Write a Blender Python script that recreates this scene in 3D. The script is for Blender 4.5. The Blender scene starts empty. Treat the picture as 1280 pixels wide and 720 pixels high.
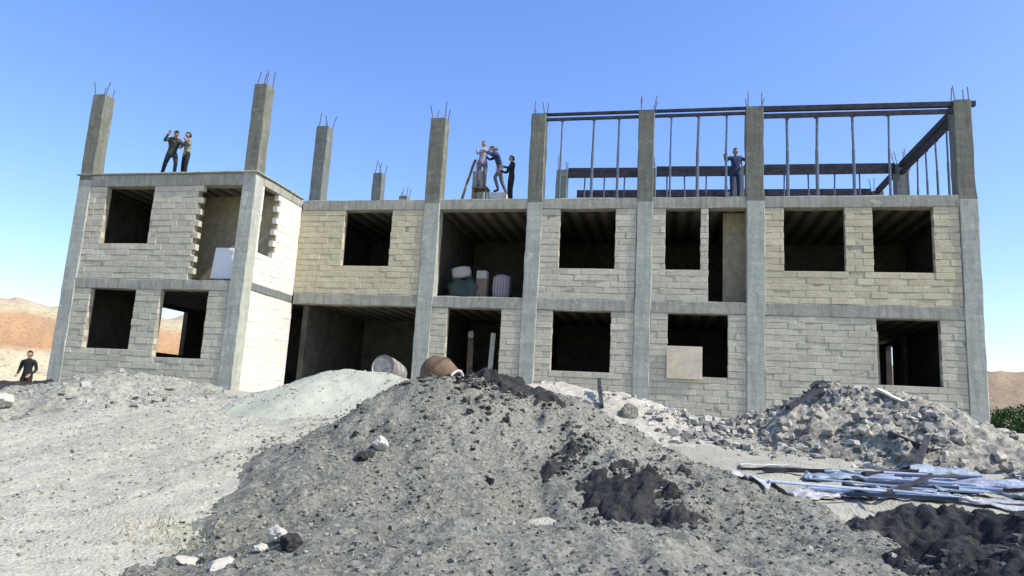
import bpy, bmesh, math, random
import numpy as np
from mathutils import Vector, Matrix, Euler

random.seed(7)
rng = np.random.default_rng(11)
scene = bpy.context.scene
COL = scene.collection

# ------------------------------------------------------------------ camera
F_PX, YAW, PITCH, ROLL = 882.7, -0.21984, 0.16926, 0.05633
EYE = Vector((-2.6044, -21.9379, -0.2277))
fw = Vector((math.sin(YAW)*math.cos(PITCH), math.cos(YAW)*math.cos(PITCH), math.sin(PITCH)))
rt = Vector((math.cos(YAW), -math.sin(YAW), 0.0))
up = rt.cross(fw)
R2 = rt*math.cos(ROLL) + up*math.sin(ROLL)
U2 = -rt*math.sin(ROLL) + up*math.cos(ROLL)

def at(px, py, D):
    """world point at horizontal distance D along the sight line (used to survey positions)"""
    d = fw + R2*((px-640)/F_PX) - U2*((py-360)/F_PX)
    d = d/math.hypot(d.x, d.y)
    return EYE + d*D

cam_d = bpy.data.cameras.new('camera')
cam = bpy.data.objects.new('camera', cam_d)
COL.objects.link(cam)
M = Matrix((R2, U2, -fw)).transposed().to_4x4()
M.translation = EYE
cam.matrix_world = M
cam_d.sensor_width = 36.0
cam_d.lens = F_PX/1280*36.0
cam_d.clip_start = 0.1
cam_d.clip_end = 9000
scene.camera = cam

# ------------------------------------------------------------------ noise helpers
def _hash(ix, iy, seed):
    h = (ix.astype(np.int64)*374761393 + iy.astype(np.int64)*668265263 + seed*1442695041) & 0xFFFFFFFF
    h = ((h ^ (h >> 13))*1274126177) & 0xFFFFFFFF
    return ((h ^ (h >> 16)) & 0xFFFF)/32767.5 - 1.0

def vnoise(x, y, seed=0):
    ix = np.floor(x); iy = np.floor(y)
    fx = x-ix; fy = y-iy
    ux = fx*fx*fx*(fx*(fx*6-15)+10); uy = fy*fy*fy*(fy*(fy*6-15)+10)
    a = _hash(ix, iy, seed); b = _hash(ix+1, iy, seed)
    c = _hash(ix, iy+1, seed); d = _hash(ix+1, iy+1, seed)
    return (a+(b-a)*ux)*(1-uy) + (c+(d-c)*ux)*uy

def fbm(x, y, scale, octs=4, seed=0, gain=0.5):
    t = 0; amp = 1.0; s = scale
    for o in range(octs):
        t = t + amp*vnoise(x*s+o*17.3, y*s-o*9.1, seed+o)
        amp *= gain; s *= 2.03
    return t

def sstep(a, b, x):
    t = np.clip((x-a)/(b-a), 0, 1)
    return t*t*(3-2*t)

# ------------------------------------------------------------------ materials
class NT:
    def __init__(self, name):
        self.m = bpy.data.materials.new(name)
        self.m.use_nodes = True
        self.t = self.m.node_tree
        self.b = self.t.nodes['Principled BSDF']
        self.b.inputs['Specular IOR Level'].default_value = 0.25
        self.co = self.t.nodes.new('ShaderNodeTexCoord').outputs['Object']
    def n(self, typ, **kw):
        nd = self.t.nodes.new(typ)
        for k, v in kw.items(): setattr(nd, k, v)
        return nd
    def l(self, a, b): self.t.links.new(a, b)
    def noise(self, scale, detail=6, rough=0.6, co=None, stretch=None):
        nd = self.n('ShaderNodeTexNoise')
        nd.inputs['Scale'].default_value = scale
        nd.inputs['Detail'].default_value = detail
        nd.inputs['Roughness'].default_value = rough
        src = co or self.co
        if stretch:
            mp = self.n('ShaderNodeMapping'); mp.inputs['Scale'].default_value = stretch
            self.l(src, mp.inputs['Vector']); src = mp.outputs['Vector']
        self.l(src, nd.inputs['Vector'])
        return nd.outputs['Fac']
    def ramp(self, fac, stops):
        nd = self.n('ShaderNodeValToRGB')
        e = nd.color_ramp.elements
        while len(e) < len(stops): e.new(0.5)
        for el, (p, c) in zip(e, stops):
            el.position = p
            el.color = (*c, 1) if not isinstance(c, (int, float)) else (c, c, c, 1)
        self.l(fac, nd.inputs['Fac'])
        return nd.outputs['Color']
    def mix(self, fac, a, b, mode='MIX'):
        nd = self.n('ShaderNodeMix', data_type='RGBA', blend_type=mode)
        for s, v in ((nd.inputs['Factor'], fac), (nd.inputs['A'], a), (nd.inputs['B'], b)):
            if hasattr(v, 'is_linked'): self.l(v, s)
            elif isinstance(v, (int, float)): s.default_value = v if s.type == 'VALUE' else (v, v, v, 1)
            else: s.default_value = (*v, 1)
        return nd.outputs['Result']
    def attr(self, name):
        nd = self.n('ShaderNodeAttribute'); nd.attribute_name = name
        return nd.outputs['Fac']
    def bump(self, hs, dist=0.02, strength=0.6):
        prev = None
        for h, d, s in hs:
            nd = self.n('ShaderNodeBump')
            nd.inputs['Distance'].default_value = d
            nd.inputs['Strength'].default_value = s
            self.l(h, nd.inputs['Height'])
            if prev: self.l(prev, nd.inputs['Normal'])
            prev = nd.outputs['Normal']
        self.l(prev, self.b.inputs['Normal'])
    def done(self, col, rough=0.9, metal=0.0):
        if hasattr(col, 'is_linked'): self.l(col, self.b.inputs['Base Color'])
        else: self.b.inputs['Base Color'].default_value = (*col, 1)
        self.b.inputs['Roughness'].default_value = rough
        self.b.inputs['Metallic'].default_value = metal
        return self.m

def mat_simple(name, c, rough=0.8, var=0.25, scale=9, metal=0.0, bump=0.004):
    n = NT(name)
    f = n.noise(scale)
    lo = tuple(x*(1-var) for x in c); hi = tuple(min(1, x*(1+var)) for x in c)
    col = n.ramp(f, [(0.3, lo), (0.7, hi)])
    n.bump([(n.noise(scale*6), bump, 0.5)])
    return n.done(col, rough, metal)

def mat_concrete(name, base, green=0.0, stain=0.55):
    n = NT(name)
    a = n.noise(1.3, 8, 0.65); b = n.noise(9, 6, 0.7); s = n.noise(2.2, 6, 0.6, stretch=(3.0, 3.0, 0.35))
    g = (base[0]*0.86, base[1]*(1+green), base[2]*0.96)
    col = n.mix(n.ramp(a, [(0.35, 0.0), (0.65, 1.0)]), base, g)
    col = n.mix(n.ramp(b, [(0.3, 0.0), (0.75, 1.0)]), tuple(x*0.72 for x in base), col)
    st = n.ramp(s, [(0.42, 0.0), (0.7, stain)])
    col = n.mix(st, col, tuple(x*0.45 for x in base))
    ef = n.noise(2.7, 8, 0.7)
    col = n.mix(n.ramp(ef, [(0.56, 0.0), (0.66, 0.5)]), col, tuple(min(1, x*1.35) for x in base))
    hc = n.noise(22, 4, 0.8)
    col = n.mix(n.ramp(hc, [(0.64, 0.0), (0.70, 0.6)]), col, tuple(x*0.4 for x in base))
    # board-form lines
    w = n.n('ShaderNodeTexWave', wave_type='BANDS', bands_direction='Z')
    w.inputs['Scale'].default_value = 1.1; w.inputs['Distortion'].default_value = 0.6
    n.l(n.co, w.inputs['Vector'])
    n.bump([(n.noise(30, 5), 0.008, 0.6), (b, 0.03, 0.45), (w.outputs['Fac'], 0.006, 0.4)])
    return n.done(col, 0.92)

def mat_block(name, lo, hi, dirt):
    n = NT(name)
    t = n.attr('tint')
    col = n.ramp(t, [(0.0, lo), (0.55, tuple((a+b)/2 for a, b in zip(lo, hi))), (1.0, hi)])
    big = n.noise(0.8, 5, 0.6)
    col = n.mix(n.ramp(big, [(0.45, 0.0), (0.72, 0.5)]), col, dirt)
    sm = n.noise(3.5, 6, 0.7, stretch=(1, 1, 2.2))
    col = n.mix(n.ramp(sm, [(0.54, 0.0), (0.68, 0.55)]), col, tuple(min(1, x*1.12) for x in hi))
    vs_ = n.noise(2.0, 6, 0.65, stretch=(4, 4, .3))
    col = n.mix(n.ramp(vs_, [(0.55, 0.0), (0.75, 0.45)]), col, tuple(x*0.6 for x in lo))
    f = n.noise(26, 5, 0.7)
    col = n.mix(n.ramp(f, [(0.35, 0.45), (0.6, 0.0)]), col, tuple(x*0.5 for x in lo))
    n.bump([(n.noise(55, 4), 0.006, 0.7), (n.noise(14, 4), 0.015, 0.5)])
    return n.done(col, 0.95)

def mat_gravel(name, c1, c2, dark, fine=70, patch=0.5, speck=0.5):
    n = NT(name)
    big = n.noise(0.55, 6, 0.62); mid = n.noise(4.5, 7, 0.7); sm = n.noise(fine, 3, 0.7)
    col = n.mix(n.ramp(big, [(0.35, 0.0), (0.65, 1.0)]), c1, c2)
    col = n.mix(n.ramp(mid, [(0.5, 0.0), (0.74, patch)]), col, dark)
    v = n.n('ShaderNodeTexVoronoi'); v.inputs['Scale'].default_value = fine*0.45
    n.l(n.co, v.inputs['Vector'])
    vc = n.n('ShaderNodeRGBToBW'); n.l(v.outputs['Color'], vc.inputs['Color'])
    col = n.mix(n.ramp(vc.outputs['Val'], [(0.15, speck), (0.5, 0.0)]), col, dark)
    col = n.mix(n.ramp(vc.outputs['Val'], [(0.6, 0.0), (0.95, speck*0.8)]), col, tuple(min(1, x*1.5) for x in c2))
    pit = n.noise(17, 5, 0.75)
    col = n.mix(n.ramp(pit, [(0.60, 0.0), (0.68, speck)]), col, tuple(x*0.7 for x in dark))
    n.bump([(v.outputs['Distance'], 0.012, 0.45), (sm, 0.014, 0.7), (pit, 0.03, 0.5), (mid, 0.05, 0.35)])
    return n.done(col, 0.97)

MT = {}
MT['concrete'] = mat_concrete('weathered_concrete', (0.45, 0.445, 0.38), 0.03)
MT['concrete_shaded'] = mat_concrete('shaded_concrete', (0.20, 0.198, 0.155), 0.04, 0.7)
MT['concrete_dark'] = mat_concrete('dark_concrete', (0.19, 0.20, 0.185), 0.10)  # plain dark concrete: ground slabs, rear columns and a painted shadow line
MT['slab'] = mat_concrete('slab_edge_concrete', (0.40, 0.38, 0.31), 0.02, 0.75)
MT['block'] = mat_block('pale_block', (0.46, 0.43, 0.315), (0.62, 0.58, 0.44), (0.37, 0.345, 0.26))
MT['block_y'] = mat_block('yellowish_block', (0.49, 0.435, 0.28), (0.64, 0.58, 0.395), (0.40, 0.36, 0.24))
MT['block_w'] = mat_block('white_block', (0.62, 0.60, 0.53), (0.72, 0.70, 0.63), (0.55, 0.53, 0.46))  # whiter blocks for the side wall of the wing
MT['mortar'] = mat_simple('grey_mortar', (0.30, 0.27, 0.21), 0.95, 0.3, 14, bump=0.01)
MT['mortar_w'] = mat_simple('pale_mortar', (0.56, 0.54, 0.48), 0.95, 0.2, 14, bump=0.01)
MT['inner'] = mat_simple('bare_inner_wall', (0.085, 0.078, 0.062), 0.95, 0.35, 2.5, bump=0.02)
MT['inner_w'] = mat_simple('tan_inner_wall', (0.33, 0.29, 0.19), 0.95, 0.25, 5, bump=0.02)
MT['rust'] = mat_simple('rusty_steel', (0.10, 0.065, 0.05), 0.7, 0.4, 20)
MT['beam'] = mat_simple('dark_formwork_timber', (0.034, 0.033, 0.042), 0.8, 0.5, 6)
MT['prop'] = mat_simple('prop_steel', (0.10, 0.12, 0.16), 0.6, 0.35, 8)
MT['wood'] = mat_simple('weathered_wood', (0.16, 0.12, 0.08), 0.85, 0.4, 7)
MT['wood_pale'] = mat_simple('pale_wood', (0.55, 0.50, 0.42), 0.85, 0.25, 7)
MT['white_board'] = mat_simple('white_board', (0.80, 0.80, 0.77), 0.7, 0.06, 4)
MT['tan_board'] = mat_simple('tan_board', (0.58, 0.50, 0.36), 0.85, 0.18, 3)

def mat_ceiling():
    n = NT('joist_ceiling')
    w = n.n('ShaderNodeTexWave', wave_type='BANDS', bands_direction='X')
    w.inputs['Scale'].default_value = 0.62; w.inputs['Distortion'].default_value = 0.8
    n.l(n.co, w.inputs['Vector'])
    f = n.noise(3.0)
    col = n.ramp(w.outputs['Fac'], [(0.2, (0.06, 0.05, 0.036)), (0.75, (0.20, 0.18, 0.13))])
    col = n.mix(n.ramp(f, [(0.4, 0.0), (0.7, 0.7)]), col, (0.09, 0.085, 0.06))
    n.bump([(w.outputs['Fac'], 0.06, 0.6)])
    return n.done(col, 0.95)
MT['ceiling'] = mat_ceiling()

# ------------------------------------------------------------------ mesh helpers
def tag(o, label=None, cat=None, group=None, kind=None):
    if label: o['label'] = label
    if cat: o['category'] = cat
    if group: o['group'] = group
    if kind: o['kind'] = kind
    return o

def empty(name, loc):
    o = bpy.data.objects.new(name, None); COL.objects.link(o)
    o.location = loc; o.empty_display_size = 0.2
    return o

def link(name, me, mats, parent=None, loc=None, smooth=False):
    o = bpy.data.objects.new(name, me); COL.objects.link(o)
    for m in (mats if isinstance(mats, (list, tuple)) else [mats]): me.materials.append(m)
    if smooth:
        for p in me.polygons: p.use_smooth = True
    if loc is not None: o.location = loc
    if parent: o.parent = parent
    return o

def from_bm(name, bm, mats, parent=None, loc=None, smooth=False, offset=None):
    if offset is not None:
        bmesh.ops.translate(bm, verts=bm.verts, vec=-Vector(offset))
        loc = offset if loc is None else loc
    me = bpy.data.meshes.new(name); bm.to_mesh(me); bm.free()
    return link(name, me, mats, parent, loc, smooth)

def bm_box(bm, x0, x1, y0, y1, z0, z1, mi=0):
    vs = [bm.verts.new(c) for c in ((x0,y0,z0),(x1,y0,z0),(x1,y1,z0),(x0,y1,z0),(x0,y0,z1),(x1,y0,z1),(x1,y1,z1),(x0,y1,z1))]
    for q in ((0,3,2,1),(4,5,6,7),(0,1,5,4),(1,2,6,5),(2,3,7,6),(3,0,4,7)):
        f = bm.faces.new([vs[i] for i in q]); f.material_index = mi
    return vs

def bm_bar(bm, a, b, r, n=6, r2=None):
    a = Vector(a); b = Vector(b); d = (b-a).normalized()
    u = d.orthogonal().normalized(); v = d.cross(u)
    r2 = r if r2 is None else r2
    A = [bm.verts.new(a+(u*math.cos(t)+v*math.sin(t))*r) for t in [2*math.pi*i/n for i in range(n)]]
    B = [bm.verts.new(b+(u*math.cos(t)+v*math.sin(t))*r2) for t in [2*math.pi*i/n for i in range(n)]]
    for i in range(n): bm.faces.new((A[i], A[(i+1)%n], B[(i+1)%n], B[i]))
    bm.faces.new(A[::-1]); bm.faces.new(B)

def bm_beam(bm, a, b, w, h, upv=(0,0,1)):
    a = Vector(a); b = Vector(b); d = (b-a).normalized()
    s = d.cross(Vector(upv)).normalized(); t = s.cross(d)
    vs = []
    for p in (a, b):
        for i, j in ((-1,-1),(1,-1),(1,1),(-1,1)): vs.append(bm.verts.new(p + s*(i*w/2) + t*(j*h/2)))
    for q in ((0,1,2,3),(7,6,5,4),(0,4,5,1),(1,5,6,2),(2,6,7,3),(3,7,4,0)): bm.faces.new([vs[i] for i in q])

def rough_box(bm, x0, x1, y0, y1, z0, z1, seg=0.25, amp=0.012, bev=0.012):
    """box cut into segments with slightly wavy faces (cast-in-place concrete)"""
    b2 = bmesh.new(); bm_box(b2, x0, x1, y0, y1, z0, z1)
    if bev: bmesh.ops.bevel(b2, geom=b2.edges[:], offset=bev, segments=1, affect='EDGES')
    for ax, (lo, hi) in enumerate(((x0,x1),(y0,y1),(z0,z1))):
        k = int((hi-lo)/seg)
        for i in range(1, k):
            p = lo+(hi-lo)*i/k; co = [0,0,0]; no = [0,0,0]; co[ax] = p; no[ax] = 1
            bmesh.ops.bisect_plane(b2, geom=b2.verts[:]+b2.edges[:]+b2.faces[:], plane_co=co, plane_no=no)
    for v in b2.verts:
        v.co += Vector((random.uniform(-amp, amp), random.uniform(-amp, amp), random.uniform(-amp, amp)))
    tmp = bpy.data.meshes.new('tmp'); b2.to_mesh(tmp); b2.free()
    bm.from_mesh(tmp); bpy.data.meshes.remove(tmp)

# ------------------------------------------------------------------ ground
def ground_h(x, y):
    t = np.clip((y+16.5)/12.5, 0, 1)
    z = -1.72 + 1.55*t
    z = z + 0.10*fbm(x, y, 0.35, 3, 3)*sstep(-3.0, -6.0, y)
    far = np.hypot(x+5, y+8)
    z = np.where(far > 34, z*0 - 0.30 + (z+0.30)*np.exp(-(far-34)/10), z)
    z = z - 0.55*sstep(-17.0, -21.5, x)*sstep(-15, -10, y)*(far < 60)
    # a dip of lower land to the left where the man stands
    z = z - 0.30*np.exp(-(((x+23.5)/3.2)**2+((y+3.2)/3.0)**2))
    return z
def ground_d(x, y):
    near = np.exp(-np.clip(np.hypot(x+2.6, y+21.9)-8, 0, None)/14)
    return ground_h(x, y) + (0.035*fbm(x, y, 2.2, 4, 21) + 0.012*fbm(x, y, 11, 3, 31))*near

def axis(lo, hi, step, far, n=26):
    inner = np.arange(lo, hi+step/2, step)
    ext = np.geomspace(step*2, far, n)
    return np.concatenate([lo-ext[::-1], inner, hi+ext])
gx = axis(-27, 11, 0.09, 5000); gy = axis(-20.5, -2.2, 0.07, 5000)
X, Y = np.meshgrid(gx, gy)
Z = ground_d(X, Y)

def grid_mesh(name, X, Y, Z, keep=None, off=(0,0,0)):
    h, w = X.shape
    V = np.stack([X-off[0], Y-off[1], Z-off[2]], -1).reshape(-1, 3)
    i = np.arange(h*w).reshape(h, w)
    q = np.stack([i[:-1,:-1], i[:-1,1:], i[1:,1:], i[1:,:-1]], -1).reshape(-1, 4)
    if keep is not None:
        kf = (keep[:-1,:-1]|keep[:-1,1:]|keep[1:,1:]|keep[1:,:-1]).reshape(-1)
        q = q[kf]
        used = np.zeros(len(V), bool); used[q.reshape(-1)] = True
        idx = np.cumsum(used)-1
        V = V[used]; q = idx[q]
    return raw_mesh(name, V, q)

def raw_mesh(name, V, q):
    me = bpy.data.meshes.new(name)
    me.vertices.add(len(V)); me.vertices.foreach_set('co', np.ascontiguousarray(V, dtype=np.float32).reshape(-1))
    k = q.shape[1]
    me.loops.add(q.size); me.loops.foreach_set('vertex_index', np.ascontiguousarray(q, dtype=np.int32).reshape(-1))
    me.polygons.add(len(q)); me.polygons.foreach_set('loop_start', np.arange(0, q.size, k, dtype=np.int32))
    me.polygons.foreach_set('loop_total', np.full(len(q), k, dtype=np.int32))
    me.update(calc_edges=True); me.validate()
    return me

def mat_ground():
    n = NT('site_ground')
    big = n.noise(0.25, 6, 0.6); mid = n.noise(2.4, 7, 0.7); sm = n.noise(60, 3, 0.7)
    col = n.mix(n.ramp(big, [(0.38, 0.0), (0.62, 1.0)]), (0.34, 0.33, 0.255), (0.43, 0.41, 0.32))
    col = n.mix(n.ramp(mid, [(0.48, 0.0), (0.74, 0.55)]), col, (0.27, 0.255, 0.20))
    v = n.n('ShaderNodeTexVoronoi'); v.inputs['Scale'].default_value = 30
    n.l(n.co, v.inputs['Vector'])
    vc = n.n('ShaderNodeRGBToBW'); n.l(v.outputs['Color'], vc.inputs['Color'])
    col = n.mix(n.ramp(vc.outputs['Val'], [(0.15, 0.4), (0.45, 0.0)]), col, (0.2, 0.2, 0.18))
    # dry straw-coloured plain beyond the site
    g = n.n('ShaderNodeVectorMath', operation='LENGTH'); n.l(n.co, g.inputs[0])
    mr = n.n('ShaderNodeMapRange'); mr.inputs['From Min'].default_value = 26; mr.inputs['From Max'].default_value = 70
    n.l(g.outputs['Value'], mr.inputs['Value'])
    straw = n.ramp(n.noise(0.03, 6), [(0.4, (0.50, 0.44, 0.29)), (0.6, (0.42, 0.31, 0.22))])
    col = n.mix(mr.outputs['Result'], col, straw)
    n.bump([(v.outputs['Distance'], 0.03, 0.5), (sm, 0.02, 0.6), (mid, 0.05, 0.4)])
    return n.done(col, 0.97)
ground = link('ground', grid_mesh('ground', X, Y, Z), mat_ground(), smooth=True)
tag(ground, 'pale dusty ground of the building site', None, None, 'structure')

# ------------------------------------------------------------------ piles
PILES = []
def cone_h(x, y, crest, s, r0, lower=0.0):
    h = np.full(x.shape, -99.0)
    for (a, b) in zip(crest[:-1], crest[1:]):
        dx, dy = b.x-a.x, b.y-a.y; L2 = dx*dx+dy*dy+1e-9
        t = np.clip(((x-a.x)*dx+(y-a.y)*dy)/L2, 0, 1)
        d = np.hypot(x-(a.x+dx*t), y-(a.y+dy*t))
        z = a.z+(b.z-a.z)*t
        h = np.maximum(h, z - lower - s*(np.sqrt(d*d+r0*r0)-r0))
    return h

class Pile:
    def __init__(self, crests, warp=0.25, wscale=0.8, n1=0.05, n2=0.02, n3=0.008, seed=1):
        # crests: list of (points, slope, rounding, lowering)
        self.c, self.w, self.ws, self.n, self.seed = crests, warp, wscale, (n1, n2, n3), seed
    def h(self, x, y):
        wx = x + self.w*fbm(x, y, self.ws, 3, self.seed+50)
        wy = y + self.w*fbm(x, y, self.ws, 3, self.seed+70)
        h = np.full(x.shape, -99.0)
        for cr, s, r0, lo in self.c: h = np.maximum(h, cone_h(wx, wy, cr, s, r0, lo))
        n1, n2, n3 = self.n
        return h + n1*fbm(x, y, 1.1, 3, self.seed) + n2*fbm(x, y, 5.0, 3, self.seed+7) + n3*fbm(x, y, 17.0, 2, self.seed+13)
    def build(self, name, mat, x0, x1, y0, y1, step, label, cat, clip=None):
        xs = np.arange(x0, x1, step); ys = np.arange(y0, y1, step)
        X, Y = np.meshgrid(xs, ys)
        Z = self.h(X, Y)
        G = ground_d(X, Y)
        keep = Z > G-0.06
        if clip is not None: keep &= clip(X, Y)
        Zc = np.maximum(Z, G-0.2)
        i = np.unravel_index(np.argmax(np.where(keep, Zc, -99)), Z.shape)
        off = (X[i], Y[i], float(G[i]))
        o = link(name, grid_mesh(name, X, Y, Zc, keep, off), mat, loc=off, smooth=True)
        PILES.append(self)
        return tag(o, label, cat)

def top_h(x, y):
    x = np.asarray(x, float); y = np.asarray(y, float)
    h = ground_d(x, y)
    for p in PILES: h = np.maximum(h, p.h(x, y))
    return h

gravel_dark = mat_gravel('dark_gravel', (0.15, 0.15, 0.12), (0.24, 0.236, 0.19), (0.075, 0.076, 0.060), 75, 0.8, 0.6)
gravel_mid = mat_gravel('mottled_sand', (0.36, 0.335, 0.265), (0.45, 0.415, 0.335), (0.23, 0.22, 0.17), 50, 0.5, 0.4)
gravel_pale = mat_gravel('pale_sand', (0.33, 0.32, 0.245), (0.43, 0.41, 0.32), (0.24, 0.24, 0.18), 60, 0.7, 0.45)
gravel_white = mat_gravel('washed_fine_sand', (0.36, 0.375, 0.285), (0.44, 0.44, 0.345), (0.28, 0.30, 0.225), 90, 0.25, 0.15)
gravel_green = mat_gravel('grey_green_spoil', (0.24, 0.24, 0.19), (0.32, 0.31, 0.25), (0.12, 0.12, 0.095), 40, 0.7, 0.5)
rubble_m = mat_gravel('rubble_fines', (0.23, 0.22, 0.175), (0.33, 0.31, 0.25), (0.09, 0.085, 0.07), 30, 0.7, 0.6)
soil_black = mat_gravel('black_soil', (0.020, 0.021, 0.021), (0.046, 0.045, 0.043), (0.010, 0.010, 0.011), 45, 0.6, 0.55)

A = Pile([([at(560,477,11), at(620,474,11.4), at(690,494,11.3)], 0.60, 0.55, 0),
          ([at(560,477,11), at(690,494,11.3)], 0.30, 0.5, 0.75),
          ([at(548,482,11), at(470,523,10.2), at(400,562,9.4), at(330,604,8.7)], 0.48, 0.25, 0.0),
          ([at(500,672,7.0), at(540,684,6.6), at(620,678,6.6), at(800,674,6.7), at(960,700,6.6), at(1080,730,6.5)], 0.20, 0.5, -0.07),
          ([at(690,494,11.3), at(745,560,10.0), at(860,582,9.6), at(960,618,9.0), at(1070,665,8.2), at(1210,728,7.2)], 0.50, 0.45, 0.0),
          ([at(745,560,10.0), at(860,582,9.6), at(960,618,9.0), at(1070,665,8.2)], 0.27, 0.4, 0.45)],
         0.18, 0.9, 0.075, 0.04, 0.014, 3)
B = Pile([([at(372,484,15.8), at(400,470,15.6), at(430,461,15.3), at(480,467,14.8), at(545,482,13.8), at(600,500,13)], 0.50, 0.5, 0)], 0.2, 0.5, 0.03, 0.018, 0.008, 11)
Cc = Pile([([at(95,484,18), at(135,463,18), at(190,467,18), at(245,482,17.8), at(300,500,17)], 0.46, 0.4, 0)], 0.30, 0.8, 0.07, 0.05, 0.02, 17)
Sd = Pile([([at(-120,575,13.5), at(60,545,14.2), at(200,506,15.2), at(300,497,15.6), at(380,490,15.8)], 0.21, 0.6, 0), ([at(300,500,15.2), at(470,520,12.5)], 0.22, 0.5, 0.05)], 0.3, 0.5, 0.035, 0.02, 0.008, 53)
D = Pile([([at(700,478,18), at(745,488,17.5), at(810,505,17.0), at(870,530,16.5)], 0.30, 0.6, 0)], 0.3, 0.6, 0.05, 0.03, 0.01, 23)
Er = Pile([([at(828,548,15.2), at(870,541,15.5), at(930,528,16), at(1000,505,16.6), at(1060,487,17), at(1120,492,17), at(1180,520,16.6), at(1250,565,16), at(1330,600,15)], 0.50, 0.35, 0)], 0.35, 0.9, 0.10, 0.08, 0.03, 29)
Lw = Pile([([at(-60,590,11), at(120,585,11.3), at(300,598,11.5)], 0.28, 0.6, 0)], 0.3, 0.6, 0.05, 0.03, 0.012, 37)
G = Pile([([at(1085,655,8.6), at(1130,640,8.9), at(1200,640,8.9), at(1300,652,8.6), at(1420,680,8.2)], 0.75, 0.3, 0), ([at(1200,672,7.6), at(1330,690,7.2)], 0.6, 0.3, 0)], 0.16, 1.4, 0.06, 0.06, 0.03, 41)

A.build('gravel_pile', gravel_dark, -9.6, 2.2, -17.2, -7.5, 0.035, 'large dark grey gravel pile in the foreground centre with black clods on its crest', 'gravel pile')
B.build('sand_pile', gravel_white, -25, -3, -16.5, -3.6, 0.05, 'smooth pale sand pile in front of the ground floor garage opening', 'sand pile')
Cc.build('spoil_heap', gravel_green, -23, -10, -12.5, -3.2, 0.05, 'lumpy grey green earth heap at the foot of the left wing', 'earth heap')
Sd.build('sand_slope', gravel_pale, -26, -4, -17, -4.5, 0.06, 'broad pale sand slope filling the left foreground', 'sand slope')
D.build('earth_bank', gravel_mid, -7, 3, -9, -0.6, 0.06, 'pale earth bank against the wall between middle columns', 'earth bank')
Er.build('rubble_heap', rubble_m, -5.0, 7.5, -9.5, -2.0, 0.045, 'heap of broken block rubble in front of the right wall', 'rubble heap')
Lw.build('sand_ridge', gravel_mid, -22, -4, -17, -7, 0.05, 'low pale sand ridge crossing the left foreground', 'sand pile')
G.build('soil_mound', soil_black, -2.0, 4.0, -17.2, -11.5, 0.03, 'black soil mound at the lower right corner', 'soil mound')

# dark soil dumped on the gravel pile: a thick irregular layer
SPILL = []
def seat(px, py, D0):
    for D in np.arange(D0-4, D0+10, 0.03):
        q = at(px, py, D)
        if q.z < float(top_h(q.x, q.y)): return q
    return at(px, py, D0)
def soil_layer(name, cx, cy, rx, ry, rot, thick, seed, label):
    s = 0.025
    xs = np.arange(cx-rx*1.6-.3, cx+rx*1.6+.3, s); ys = np.arange(cy-ry*1.6-.3, cy+ry*1.6+.3, s)
    X, Y = np.meshgrid(xs, ys)
    u = (X-cx)*math.cos(rot)+(Y-cy)*math.sin(rot); v = -(X-cx)*math.sin(rot)+(Y-cy)*math.cos(rot)
    d = 1-np.sqrt((u/rx)**2+(v/ry)**2) + 0.42*fbm(X, Y, 2.6, 5, seed, .6)
    base = top_h(X, Y)
    Z = base - 0.04 + (thick+0.04)*np.tanh(np.clip(d, -1, 3)*3) + (0.05*fbm(X, Y, 6, 3, seed+3)+0.025*fbm(X, Y, 19, 2, seed+5))*np.clip(d*6, 0, 1)
    keep = Z > base+0.004
    r = np.random.default_rng(seed); n = 420
    aa = r.uniform(0, 6.28, n); rr = np.abs(r.normal(1.0, .28, n))
    sx = cx+(rx*rr*np.cos(aa))*math.cos(rot)-(ry*rr*np.sin(aa))*math.sin(rot); sy = cy+(rx*rr*np.cos(aa))*math.sin(rot)+(ry*rr*np.sin(aa))*math.cos(rot)
    ss = .008+.05*r.power(.2, n)
    SPILL.append((np.stack([sx, sy, top_h(sx, sy)+ss*.1], -1), ss))
    off = (cx, cy, float(top_h(cx, cy)))
    o = link(name, grid_mesh(name, X, Y, Z, keep, off), soil_black, loc=off, smooth=True)
    return tag(o, label, 'soil')
p = seat(804, 622, 9.1)
soil_layer('dark_soil', p.x, p.y, 0.62, 0.60, 0.1, 0.10, 61, 'wide black patch of dumped soil on the right flank of the gravel pile')
p = at(645, 492, 11.1)
soil_layer('dark_soil', p.x, p.y, 0.75, 0.30, -0.15, 0.09, 67, 'strip of black clods along the crest of the gravel pile')
p = seat(709, 574, 10.0)
soil_layer('dark_soil', p.x, p.y, 0.13, 0.42, -0.4, 0.07, 71, 'narrow black clod streak left of the wide black soil patch')

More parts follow.
